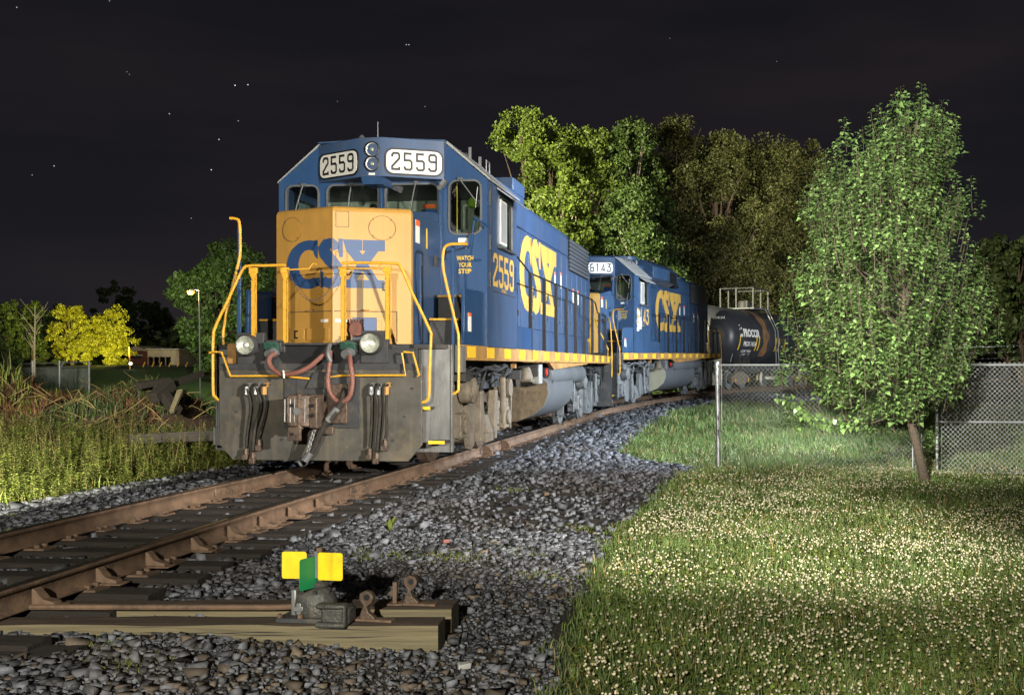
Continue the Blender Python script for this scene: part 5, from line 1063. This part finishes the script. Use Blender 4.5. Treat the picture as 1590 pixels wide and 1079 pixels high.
    q = MB(); q.box(1.07, 1.28, 2.95, 2.97, 3.37, 3.44); q.box(.42, .62, 2.86, 2.88, 3.80, 3.86); q.build('red_notice', M['orange'], L)
    q = MB(); q.box(.40, .66, 2.86, 2.88, 3.62, 3.78); q.build('blue_notice', M['logo_b'], L)
    q = MB(); q.lathe([(.0001, -.08), (.07, -.04), (.075, .03), (.04, .09), (.0001, .1)], (1.19, 2.9, 3.86), 'Z', 12); q.build('vest', M['vest'], L)
    # wipers
    for a, c in (((-1.20, 4.07), (-1.38, 3.45)), ((-.46, 4.07), (-.52, 3.62)), ((.52, 4.08), (.42, 3.60)), ((1.18, 4.12), (1.42, 3.80))):
        q = MB(); q.tube([(a[0], 2.21, a[1]), (c[0], 2.20, c[1])], .010, 5); q.cyl((a[0]-.03, 2.22, a[1]+.01), (a[0]+.04, 2.22, a[1]+.01), .02, n=8); q.tube([(c[0]-.0, 2.205, c[1]-.1), (c[0]+.03, 2.205, c[1]+.2)], .007, 5); q.build('wiper', M['galv'], cf)
    q = MB(); q.tube([F3(736, 342, 2.2), F3(737, 338, 2.15), F3(760, 352, 2.1)], .018, 7); q.tube([F3(736, 342, 2.2), F3(731, 383, 2.1), F3(724, 386, 1.6)], .016, 7); q.build('grab_iron', BL, cf)
    q = MB(); q.obox(F3(688, 285, 2.0), (.05, .1, .12), Matrix.Rotation(.6, 3, 'Y')); q.cyl(F3(684, 290, 1.95), F3(682, 292, 1.9), .035, n=10); q.build('spot_lamp', M['galv'], cf)
    q = MB(); q.box(.90, .94, 2.1, 2.25, 2.4, 4.05); q.box(-.02, .02, 2.19, 2.25, 3.5, 4.08); q.split('pillar', BL, cf, .006)
    q = MB(); q.box(1.15, 1.29, 2.24, 2.249, 3.20, 3.26); q.build('door_label', M['white'], cf)
    q = MB(); q.tube([(.98, 2.2, 3.1), (1.0, 2.1, 2.95), (.96, 1.8, 2.9)], .010, 5); q.box(.95, 1.0, 1.7, 1.75, 2.8, 2.95); q.build('air_pipe', M['dark'], cf)
    for k, t_ in enumerate(('WATCH', 'YOUR', 'STEP')):
        hw = (.125, .10, .095)[k]; decal_text('warning_lettering', t_, M['reflect'], cf, lambda u, v: (u, 2.246, v), 1.25-hw, 1.25+hw, 2.93-.095*k, 3.0-.095*k, .02)
    # ---- number boards and headlight housing
    zb_, zt2 = 4.10, 4.665
    foot = [(-.965,2.245),(-.17,1.80),(.17,1.78),(.975,2.13),(.975,2.245)]
    b = MB(); b.prism(foot, lambda u, v: (u, v, zb_+.0), lambda u, v: (u, v, zt2)); hb = b.build('number_board_housing', M['hood'] if det else BL, L, .008)
    q = MB(); q.prism([(-.16,1.82),(.16,1.80),(.16,2.24),(-.16,2.24)], lambda u, v: (u*.9, v+.03, zb_-.10), lambda u, v: (u, v, zb_)); q.build('housing_underside', BL, hb)
    A1, B1 = Vector((.17, 1.78)), Vector((.975, 2.13)); A0, B0 = Vector((-.965, 2.245)), Vector((-.17, 1.80))
    def onface(A, B, off):
        d = (B-A).normalized(); nn = Vector((d.y, -d.x)); nn = nn if nn.y < 0 else -nn
        return lambda u, v: (A.x+d.x*u+nn.x*off, A.y+d.y*u+nn.y*off, v)
    for A, B in ((A1, B1), (A0, B0)):
        W_ = (B-A).length; lo, hi = .055, W_-.04
        q = MB(); rr1 = rrect(lo, hi, 4.155, 4.49, .10); rr0 = rrect(lo-.025, hi+.025, 4.13, 4.515, .12)
        q.prism(rr0, onface(A, B, .0), onface(A, B, .018)); fr = q.build('number_board_frame', M['black'], hb, .004)
        q = MB(); q.prism(rr1, onface(A, B, .019), onface(A, B, .024)); q.build('number_board', M['white'], hb)
        decal_digits('board_number', number, M['black'], hb, onface(A, B, .0265), lo+.08, hi-.08, 4.21, 4.44, .30, .75)
    for z in (4.49, 4.285):
        q = MB().lathe([(.118, .03), (.115, -.012), (.098, -.02), (.094, -.01)], (.015, 1.79, z), 'Y', 26); hl = q.build('headlight', M['black'], hb)
        q = MB().lathe([(.094, -.012), (.085, .0), (.04, .02), (.0001, .025)], (.015, 1.79, z), 'Y', 26); q.build('reflector', M['chrome'], hl)
        q = MB().lathe([(.03, .018), (.026, -.01), (.0001, -.014)], (.015, 1.79, z), 'Y', 12); q.build('bulb', M['lens'], hl)
    q = MB(); q.box(-.03, .06, 1.775, 1.782, 4.12, 4.15); q.build('headlight_label', M['white'], hb)
    # ---- side numbers
    decal_digits('side_number', number, M['logo_y'], L, lambda u, v: (1.5885, u, v), 2.62, 3.93, 2.62, 3.05, .34, .60)
    decal_text('model_lettering', 'GP38-2' if det else 'GP40-2', M['logo_y'], L, lambda u, v: (1.5885, u, v), 3.12, 3.45, 2.52, 2.575, .01)
    if worn:
        q = MB(); rr_ = random.Random(2)
        for (y0, z0, a_, c_) in ((2.75, 2.75, .22, .34), (3.0, 2.6, .16, .2), (2.7, 2.45, .2, .12)):
            lp_ = [(y0+a_*math.cos(t_)*rr_.uniform(.6, 1.2), z0+c_*math.sin(t_)*rr_.uniform(.6, 1.2)) for t_ in np.linspace(0, 6.283, 22)[:-1]]; q.add([(1.5872+.0002*y0, u, v) for u, v in lp_], [tuple(range(21))])
        q.build('peeled_paint', M['white'], L, normals=False)
        q = MB(); lp_ = [(1.08+.07*math.cos(t_)*rr_.uniform(.5, 1.3), 2.85+.22*math.sin(t_)*rr_.uniform(.6, 1.2)) for t_ in np.linspace(0, 6.283, 18)[:-1]]; q.add([(u, 2.247, v) for u, v in lp_], [tuple(range(17))]); q.build('peeled_paint', M['grey'], L, normals=False)
    # ---- long hood
    HB = M['hood'] if det else M['blue_worn']
    b = MB(); hp = [(-1.0,1.67),(-1.0,4.45),(-.90,4.60),(.90,4.60),(1.0,4.45),(1.0,1.67)]
    b.prism(hp, lambda u, v: (u, 4.22, v), lambda u, v: (u, 15.6, v)); hd = b.build('long_hood', HB, L, .02)
    q = MB(); q.box(-1.06, 1.06, 4.22, 7.2, 4.02 if det else 4.0, 4.62); q.build('hood_shoulder', HB, L, .02)
    for sx in (1, -1):
        for k in range(15):
            y = 4.9+.73*k; q = MB(); q.box(*sorted((sx*1.0, sx*1.022)), y, y+.69, 2.14, 3.98); q.build('hood_door', HB, L, .008)
        q = MB(); q.box(*sorted((sx*1.0, sx*1.035)), 4.3, 15.55, 1.68, 2.06); q.build('hood_base', HB, L, .008)
        q = MB(); q.box(*sorted((sx*1.0, sx*1.028)), 7.22, 12.30, 4.03, 4.44); q.build('hood_panel', HB, L, .008)
        g0, g1_ = (12.42, 15.45)
        q = MB(); q.box(*sorted((sx*1.0, sx*1.03)), g0-.04, g1_+.04, 3.70, 4.50); gr = q.build('radiator_frame', M['black'], L)
        q = MB()
        for k in range(8): z = 3.77+.095*k; q.obox((sx*1.05, (g0+g1_)/2, z), (.012, g1_-g0, .062), Matrix.Rotation(sx*.5, 3, 'Y'))
        q.build('radiator_slats', M['radiator'], gr)
        if sx > 0:
            for k in range(8):
                q = MB(); y = 5.25+1.46*k; q.box(1.0225, 1.04, y, y+.03, 2.75, 2.9); q.cyl((1.03, y+.1, 2.35), (1.03, y+.1, 2.45), .012, n=6); q.build('door_latch', M['dark'], L)
            for y, z in ((10.55, 3.15), (11.3, 3.2), (13.0, 2.95), (13.75, 2.95)):
                q = MB(); q.box(1.0225, 1.027, y, y+.16, z, z+.36); nn_ = q.build('notice', M['white'], L); q = MB(); q.box(1.0275, 1.030, y, y+.16, z+.29, z+.36); q.build('notice_head', M['orange'], nn_)
    decal_logo('side_lettering', M['logo_y'], L, lambda u, v: (1.0260, u, v), 6.95, 10.85, 2.47, 3.97)
    if det:
        q = MB(); q.box(-1.0, 1.06, 6.25, 7.25, 4.62, 4.87); q.build('filter_box', HB, L, .02)
        for y in (9.9, 11.2, 13.2, 14.6):
            q = MB().lathe([(.55, 0), (.56, .16), (.50, .19), (.0001, .17)], (.1, y, 4.60), 'Z', 28); q.build('roof_fan', HB, L)
        q = MB(); q.tube([(1.1, 4.3, 3.7), (1.2, 4.5, 3.62), (1.52, 5.2, 3.1), (1.52, 5.55, 3.03)], .016, 7); q.build('rear_cab_handrail', M['black'], L)
        q = MB(); q.box(1.59, 1.60, 4.05, 4.12, 2.62, 3.0); q.build('grab_iron', BL, L)
    else:
        q = MB(); q.prism([(1.0,4.05),(1.42,4.25),(1.42,4.62),(1.1,4.84),(-1.1,4.84),(-1.42,4.62),(-1.42,4.25),(-1.0,4.05)], lambda u, v: (u, 5.2, v), lambda u, v: (u, 8.6, v)); q.build('brake_blister', HB, L, .02)
        q = MB(); q.box(1.421, 1.43, 7.5, 8.5, 4.2, 4.6); q.build('blister_grille', M['black'], L)
        for y in (6.2, 10.4, 12.0, 13.6):
            q = MB().lathe([(.55, 0), (.56, .2), (.5, .23), (.0001, .2)], (0, y, 4.60 if y > 9 else 4.83), 'Z', 24); q.build('roof_fan', HB, L)
        q = MB().lathe([(.03, .22), (.10, .2), (.12, .1), (.17, 0), (.15, -.01)], (1.22, 9.0, 4.1), 'Z', 18); q.build('bell', M['black'], L)
    # ---- walkway handrail, right and left
    posts = [5.55, 6.80, 8.02, 9.22, 10.40, 11.65, 12.9, 14.1, 15.2]
    for sx in (1, -1):
        for y in posts:
            q = MB(); zt3 = 3.03 if y < 12.5 else (3.03 if sx < 0 else (2.75 if y > 14 else 3.0)); q.box(*sorted((sx*1.50, sx*1.565)), y-.02, y+.02, 1.50, zt3-.02); q.obox((sx*1.53, y, zt3-.02), (.06, .06, .07)); q.build('walkway_post', M['black'], L, .004)
        q = MB(); q.tube([(sx*1.53, 5.45, 3.03), (sx*1.53, 12.9, 3.02), (sx*1.53, 13.4, 2.98), (sx*1.53, 13.8, 2.75), (sx*1.53, 15.3, 2.73)], .017, 7); q.build('walkway_handrail', M['black'], L)
        # rear platform handrails and steps
        q = MB(); q.tube(curve([(sx*1.45, 16.35, 2.68), (sx*1.5, 16.0, 2.7), (sx*1.6, 15.75, 2.5), (sx*1.63, 15.8, 1.8), (sx*1.63, 15.8, 1.1)], 4), .019, 7); q.build('rear_handrail', Y_, L)
        b = MB(); b.box(*sorted((sx*1.06, sx*1.60)), 16.05, 16.09, .28, 1.60); b.build('rear_step_well', M['dark'] if det else M['white'], L, .004)
        for z in (.35, .78, 1.2): MB().box(*sorted((sx*1.3, sx*1.58)), 16.09, 16.35, z-.03, z).build('rear_step', M['dark'], L)
    q = MB()
    for x in (-.95, -.4, .4, .95): q.box(x-.03, x+.03, 16.38, 16.42, 1.6, 2.66)
    q.tube([(-1.4, 16.4, 2.66), (1.4, 16.4, 2.66)], .018, 7); q.build('rear_end_handrail', Y_, L)
    MB().box(-1.3, 1.3, 16.42, 16.47, .3, 1.6).build('rear_plow', M['dark'], L); MB().box(-.12, .12, 16.45, 17.45, .72, .98).build('rear_coupler', M['coupler'], L, .03)
    # ---- tanks below
    mm = M['tankg']; b = MB(); y0, y1 = (7.45, 10.4) if det else (6.6, 11.2)
    tp = [(-1.0,1.38),(1.0,1.38)]+[(.62+.86*math.sin(R(a)), .98+.42*math.cos(R(a))) for a in (20, 50, 80)]+[(1.49,.85),(1.40,.62),(1.18,.42),(.85,.30),(-.85,.30),(-1.18,.42),(-1.40,.62),(-1.49,.85)]+[(-.62-.86*math.sin(R(a)), .98+.42*math.cos(R(a))) for a in (80, 50, 20)]
    b.prism(tp, lambda u, v: (u, y0+.03, v), lambda u, v: (u, y1, v)); ft = b.build('fuel_tank', mm, L, .02, ang=30)
    q = MB(); q.prism([(x*.995, (z-.9)*.995+.9) for x, z in tp], lambda u, v: (u, y0, v), lambda u, v: (u, y0+.03, v)); q.build('tank_end', M['mud'] if det else M['cream'], ft)
    q = MB(); q.box(1.28, 1.42, 6.9, 7.2, 1.05, 1.42); q.build('fuel_filler', M['grey'] if det else M['galv'], ft, .01)
    q = MB(); q.lathe([(.0001, 7.9), (.17, 7.92), (.215, 8.02), (.215, 12.0), (.17, 12.1), (.0001, 12.12)], (1.30, 0, 1.22), 'Y', 24); ar = q.build('air_reservoir', mm, L)
    q = MB(); q.cyl((1.30, 7.55, 1.25), (1.30, 7.9, 1.25), .13, n=16); q.build('air_filter', M['black'], L); q = MB(); q.obox((1.42, 7.6, 1.27), (.03, .12, .12), Matrix.Rotation(.4, 3, 'X')); q.build('red_valve', M['red'], L)
    q = MB(); q.box(1.40, 1.47, 7.98, 8.06, .85, 1.45); q.box(1.40, 1.46, 11.6, 11.67, 1.0, 1.45); q.split('reservoir_bracket', M['dark'], L)
    q = MB(); q.prism([(5.2,1.45),(7.4,1.45),(7.9,1.32),(12.2,1.44),(12.2,1.46),(5.2,1.46)], lambda u, v: (1.45, u, v), lambda u, v: (1.52, u, v)); q.build('sill_gusset', M['tan'], L)
    # ---- piping and gear under the sill
    q = MB(); rr_ = random.Random(11)
    for k in range(16):
        y = 1.2+rr_.random()*5.8; x = rr_.uniform(1.1, 1.42); ln = rr_.uniform(.3, 1.4); z = rr_.uniform(1.15, 1.40); q.tube(curve([(x, y, z), (x+.02, y+ln*.5, z-.04), (x, y+ln, z+.02), (x-.1, y+ln+.1, z-.25)], 4), rr_.uniform(.012, .03), 6)
    for k in range(12): y = 1.2+rr_.random()*14.5; q.obox((rr_.uniform(1.05, 1.35), y, rr_.uniform(1.2, 1.38)), (.18, rr_.uniform(.12, .35), rr_.uniform(.12, .26)))
    for k in range(12):
        y = 12.0+rr_.random()*3.8; x = rr_.uniform(1.1, 1.42); z = rr_.uniform(1.1, 1.40); q.tube([(x, y, z), (x+.02, y+.5, z-.04), (x, y+.6, z-.35)], rr_.uniform(.012, .03), 6)
    q.split('piping', M['truck_b'] if not det else M['dark'], L)
    q = MB(); q.lathe([(.08, .22), (.10, .18), (.15, .03), (.17, .0)], (1.28, 6.3, 1.14), 'Z', 16); q.box(1.15, 1.42, 6.12, 6.48, 1.10, 1.14); q.build('horn_bracket', M['truck'], L)
    q = MB(); q.box(1.30, 1.38, 5.0, 5.1, 1.35, 1.47); q.build('yellow_hanger', M['tan'], L)
    # ---- trucks
    for ty, rear in ((3.40, False), (13.76, True)):
        tm = M['truck'] if (det and not rear) else M['truck_b']
        ol = [(-1.95,.62),(-1.9,.82),(-1.62,.86),(-1.55,1.02),(-1.12,1.04),(-.98,.80),(-.55,.62),(.55,.62),(.98,.80),(1.12,1.04),(1.55,1.02),(1.62,.86),(1.9,.82),(1.95,.62),(1.72,.50),(1.66,.30),(1.08,.30),(1.0,.50),(.62,.34),(-.62,.34),(-1.0,.50),(-1.08,.30),(-1.66,.30),(-1.72,.50)]
        b = MB()
        for sx in (1, -1): b.prism(ol, lambda u, v: (sx*1.05, ty+u, v), lambda u, v: (sx*1.20, ty+u, v))
        b.box(-1.05, 1.05, ty-.3, ty+.3, .5, .9); tr = b.build('rear_truck' if rear else 'front_truck', tm, L, .012)
        for ay in (ty-1.37, ty+1.36):
            for sx in (1, -1):
                q = MB().lathe([(.09, .065), (.40, .06), (.44, .07), (.508, .065), (.512, -.02), (.53, -.045), (.53, -.065), (.44, -.065), (.40, -.03), (.09, -.04)], (sx*.765, 0, 0), 'X', 36)
                if sx < 0: q.v = [(-(p[0]+.765)-.765, p[1], p[2]) for p in q.v]
                q.v = [(p[0], p[1]+ay, p[2]+.508) for p in q.v]; wh = q.build('wheel', M['truck_b'] if rear or not det else M['coupler'], tr)
            q = MB(); q.cyl((-1.2, ay, .508), (1.2, ay, .508), .085, n=14); q.build('axle', M['dark'], tr)
            for sx in (1, -1):
                q = MB(); q.box(*sorted((sx*1.06, sx*1.30)), ay-.17, ay+.17, .34, .70); q.cyl((sx*1.28, ay, .52), (sx*1.35, ay, .52), .12, n=14); q.build('axle_box', tm, tr, .02)
                for o in (-.30, .30):
                    q = MB(); nz_ = 9
                    q.tube([(sx*1.14+.075*math.cos(t_), ay+o*1.0+.075*math.sin(t_), .40+.36*t_/(2*math.pi*5)) for t_ in np.linspace(0, 2*math.pi*5, 60)], .018, 5); q.build('coil_spring', tm, tr)
        for sx in (1, -1):
            q = MB(); q.cyl((sx*1.22, ty-1.25, 1.03), (sx*1.42, ty-1.25, 1.03), .19, n=26); q.cyl((sx*1.42, ty-1.25, 1.03), (sx*1.47, ty-1.25, 1.03), .15, .05, n=26); q.cyl((sx*1.0, ty-1.25, 1.03), (sx*1.22, ty-1.25, 1.03), .12, n=16); q.build('brake_cylinder', tm, tr, .006)
            q = MB(); q.cyl((sx*1.22, ty+1.2, 1.02), (sx*1.40, ty+1.2, 1.02), .15, n=24); q.build('brake_cylinder', tm, tr, .006)
            q = MB(); q.prism([(ty-.55,1.0),(ty-.40,1.0),(ty-.30,.62),(ty-.36,.22),(ty-.52,.22),(ty-.55,.6)], lambda u, v: (sx*1.21, u, v), lambda u, v: (sx*1.33, u, v)); q.prism([(ty+.40,1.0),(ty+.55,1.0),(ty+.55,.55),(ty+.50,.22),(ty+.36,.22),(ty+.32,.6)], lambda u, v: (sx*1.21, u, v), lambda u, v: (sx*1.33, u, v)); q.split('swing_hanger', tm, tr, .012)
            q = MB(); q.cyl((sx*1.37, ty+.75, .62), (sx*1.37, ty+.70, 1.2), .05, n=12); q.cyl((sx*1.37, ty+.76, .45), (sx*1.37, ty+.75, .62), .03, n=8); q.build('shock_absorber', tm, tr)
            q = MB(); q.box(*sorted((sx*1.2, sx*1.34)), ty-.22, ty+.22, .20, .34); q.prism([(sx*1.2,.34),(sx*1.36,.34),(sx*1.26,.62),(sx*1.2,.62)], lambda u, v: (u, ty-.18, v), lambda u, v: (u, ty+.18, v)); q.build('leaf_spring', tm, tr, .01)
            q = MB()
            for yy in (ty-1.85, ty-.80, ty+.82, ty+1.88): q.prism([(yy-.06,.86),(yy+.05,.86),(yy+.07,.5),(yy+.02,.22),(yy-.06,.22),(yy-.09,.5)], lambda u, v: (sx*.84, u, v), lambda u, v: (sx*.99, u, v)); q.cyl((sx*1.24, yy, .95), (sx*1.22, yy+.02, .30), .022, n=7)
            q.split('brake_rigging', tm, tr, .006)
            q = MB(); q.prism([(ty-1.05,.86),(ty-.60,.80),(ty-.62,.20),(ty-.80,.12),(ty-1.0,.16),(ty-1.1,.5)], lambda u, v: (sx*1.20, u, v), lambda u, v: (sx*1.255, u, v)); q.build('pedestal_liner', tm, tr, .008)
    return L
locomotive('locomotive', '2559', (LOX, LOY, 0), -LTH, 'front blue locomotive numbered 2559 with a yellow nose and steel snow plow')
SR = s_at(float(LOY+13.76*_c)); s2 = SR+(17.6-13.76)+.43+3.4
x1_, y1_, z1_, _d = track(s2); x2_, y2_, z2_, _d = track(s2+10.36); dd_ = Vector((x2_-x1_, y2_-y1_)).normalized(); th2 = math.atan2(dd_.x, dd_.y)
lo2 = locomotive('locomotive', '6143', (x1_-dd_.x*3.4, y1_-dd_.y*3.4, z1_), -th2, 'second blue locomotive numbered 6143 with peeling paint, coupled behind the first', worn=True)
lo2.rotation_euler = (math.atan2(z2_-z1_, 10.36), 0, -th2)
# ------------------------------------------------------------------ tank cars
def tank_car(label, s0, number, Ln=13.6, full=True):
    xa, ya, za, _ = track(s0+2.6); xb_, yb_, zb_, _ = track(s0+Ln-1.4); d = Vector((xb_-xa, yb_-ya)).normalized(); th = math.atan2(d.x, d.y)
    T = empty('tank_car', (xa-d.x*2.6, ya-d.y*2.6, za), -th, label=label, cat='tank car'); r = 1.43; zc = 2.52
    prof = [(.0001, 0), (r*.35, .05), (r*.62, .16), (r*.82, .32), (r*.94, .52), (r, .80), (r, Ln-.8), (r*.94, Ln-.52), (r*.82, Ln-.32), (r*.6, Ln-.16), (r*.3, Ln-.05), (.0001, Ln)]
    b = MB().lathe(prof, (0, 0, zc), 'Y', 56); tk = b.build('tank', M['tankcar'], T, ang=60)
    q = MB()
    for y in (.82, Ln*.5-1.4, Ln*.5+1.4, Ln-.82): q.lathe([(r+.001, y-.03), (r+.016, y-.02), (r+.016, y+.02), (r+.001, y+.03)], (0, 0, zc), 'Y', 56)
    q.build('weld_band', M['tankcar'], tk)
    ym = Ln*.5-2.0; q = MB(); n = 40
    for k in range(n):
        a0 = R(-100+150*k/n); a1 = R(-100+150*(k+1)/n); w0 = .38*(1+.25*math.sin(k*.7)); q.add([((r+.004)*math.cos(a0+R(60)), ym-w0, zc+(r+.004)*math.sin(a0+R(60))), ((r+.004)*math.cos(a1+R(60)), ym-w0*1.02, zc+(r+.004)*math.sin(a1+R(60))), ((r+.004)*math.cos(a1+R(60)), ym+w0, zc+(r+.004)*math.sin(a1+R(60))), ((r+.004)*math.cos(a0+R(60)), ym+w0, zc+(r+.004)*math.sin(a0+R(60)))], [(0, 1, 2, 3)])
    q.build('product_stain', STAIN, tk, normals=False)
    cyl_ = lambda u, v: ((r+.008)*math.cos((v-zc)/r), u, zc+(r+.008)*math.sin((v-zc)/r))
    yl0 = .95
    decal_text('company_lettering', 'PROCOR', M['white'], tk, cyl_, yl0+.75, yl0+2.95, 2.50, 2.90, .05)
    q = MB()
    for k, (a, c, e_, f_) in enumerate(((yl0+.28, yl0+.62, 2.50, 2.57), (yl0+.36, yl0+.46, 2.57, 3.08), (yl0+.50, yl0+.62, 2.57, 2.95), (yl0+.30, yl0+.359, 2.80, 2.90))): q.add([cyl_(a, e_), cyl_(c, e_), cyl_(c, f_), cyl_(a, f_)], [(0, 1, 2, 3)])
    q.build('company_emblem', M['white'], tk, normals=False)
    decal_text('car_number', number, M['white'], tk, cyl_, yl0+.85, yl0+2.55, 2.06, 2.30, .03)
    decal_text('weight_lettering', 'LD LMT 195600', M['white'], tk, cyl_, yl0+.85, yl0+2.1, 1.74, 1.88, .02); decal_text('weight_lettering', 'LT WT 67400', M['white'], tk, cyl_, yl0+1.1, yl0+2.1, 1.55, 1.68, .02)
    for u in (.32, 2.55, 2.92, 5.4, 5.9, 6.8, 9.0):
        q = MB(); [q.add([cyl_(yl0+u-.06, 1.85+.1*k), cyl_(yl0+u+.06, 1.85+.1*k), cyl_(yl0+u+.06, 1.95+.1*k), cyl_(yl0+u-.06, 1.95+.1*k)], [(0, 1, 2, 3)]) for k in range(7)]; q.build('reflective_stripe', M['reflect'], tk, normals=False)
    decal_text('end_number', number[-5:], M['white'], T, lambda u, v: (u, .10+.22*(abs(u)/1.0)**1.5, v), .62, 1.02, 3.30, 3.42, .03)
    pm = Ln*.5-1.3; q = MB(); q.box(-.9, .95, pm-1.15, pm+1.15, zc+r+.02, zc+r+.08)
    pf = q.build('top_platform', M['truck_b'], T)
    q = MB(); zt_ = zc+r+.08; P4 = [(-.85, pm-1.1), (.9, pm-1.1), (.9, pm+1.1), (-.85, pm+1.1)]
    for x, y in P4+[(.9, pm), (-.85, pm), (.0, pm-1.1)]: q.box(x-.035, x+.035, y-.035, y+.035, zt_, zt_+.98)
    q.tube([(x, y, zt_+.98) for x, y in P4+[P4[0]]], .035, 6); q.build('platform_railing', M['dark'], pf)
    q = MB(); q.lathe([(.0001, .42), (.28, .40), (.32, .3), (.32, 0)], (0, pm, zt_), 'Z', 18); q.cyl((.3, pm-.4, zt_), (.3, pm-.4, zt_+.4), .08, n=10); q.cyl((-.3, pm+.5, zt_+.25), (.4, pm+.5, zt_+.25), .05, n=8); q.build('manway', M['dark'], pf)
    q = MB(); q.tube([(1.05, .95, 1.3), (1.28, .95, 2.2), (1.15, .9, 2.95), (-1.15, .9, 2.95), (-1.28, .95, 2.2), (-1.05, .95, 1.3)], .022, 6)
    q.tube([(.95, pm+.9, zt_), (1.5, pm+.9, zc+.4), (1.55, pm+.9, 1.2)], .02, 6); q.tube([(.95, pm+.5, zt_), (1.5, pm+.5, zc+.4), (1.55, pm+.5, 1.2)], .02, 6); q.split('handrail', M['grey'], T)
    q = MB(); q.box(-1.45, 1.45, -.55, .1, 1.02, 1.12); q.box(-.35, .35, -.4, Ln+.4, .82, 1.1); q.box(-1.45, 1.45, Ln-.1, Ln+.55, 1.02, 1.12); q.box(-.12, .12, -1.0, -.3, .72, .98); q.box(1.35, 1.45, -.5, 3.2, .95, 1.03)
    q.prism([(1.0,1.0),(1.42,1.0),(1.2,1.9),(1.05,1.9)], lambda u, v: (u, 1.5, v), lambda u, v: (u, 1.62, v)); q.prism([(1.0,1.0),(1.42,1.0),(1.2,1.9),(1.05,1.9)], lambda u, v: (u, 2.6, v), lambda u, v: (u, 2.72, v)); q.build('underframe', M['dark'], T)
    for ty in (2.2, Ln-2.2):
        q = MB(); ol = [(-1.15,.35),(-1.15,.62),(-.85,.72),(-.4,.85),(.4,.85),(.85,.72),(1.15,.62),(1.15,.35),(.75,.35),(.4,.22),(-.4,.22),(-.75,.35)]
        for sx in (1, -1): q.prism(ol, lambda u, v: (sx*.98, ty+u, v), lambda u, v: (sx*1.10, ty+u, v))
        tr = q.split('truck', M['truck'], T, .01)
        for ay in (ty-.87, ty+.87):
            q = MB(); q.cyl((-.83, ay, .46), (-.70, ay, .46), .457, n=28); q.cyl((.70, ay, .46), (.83, ay, .46), .457, n=28); q.cyl((-1.1, ay, .46), (1.14, ay, .46), .1, n=12); q.split('wheelset', M['truck_b'], tr)
            q = MB(); q.cyl((1.10, ay, .46), (1.16, ay, .46), .10, n=12); q.build('bearing_cap', M['rail_y'], tr)
    return T
STAIN = mat('orange_product_stain', (.24, .13, .055), .6, var=.4, scale=3, dirt=(.06, .05, .045), dirt_amt=.5, dscale=1.6, stretch=(1, 3, 1))
st_ = s2-3.4+17.6+.9
tank_car('black tank car with white lettering, a railed top platform and an orange stain', st_, 'PROX 14134')
tank_car('second black tank car in the dark, mostly hidden by the young tree', st_+15.6, 'PROX 14201')
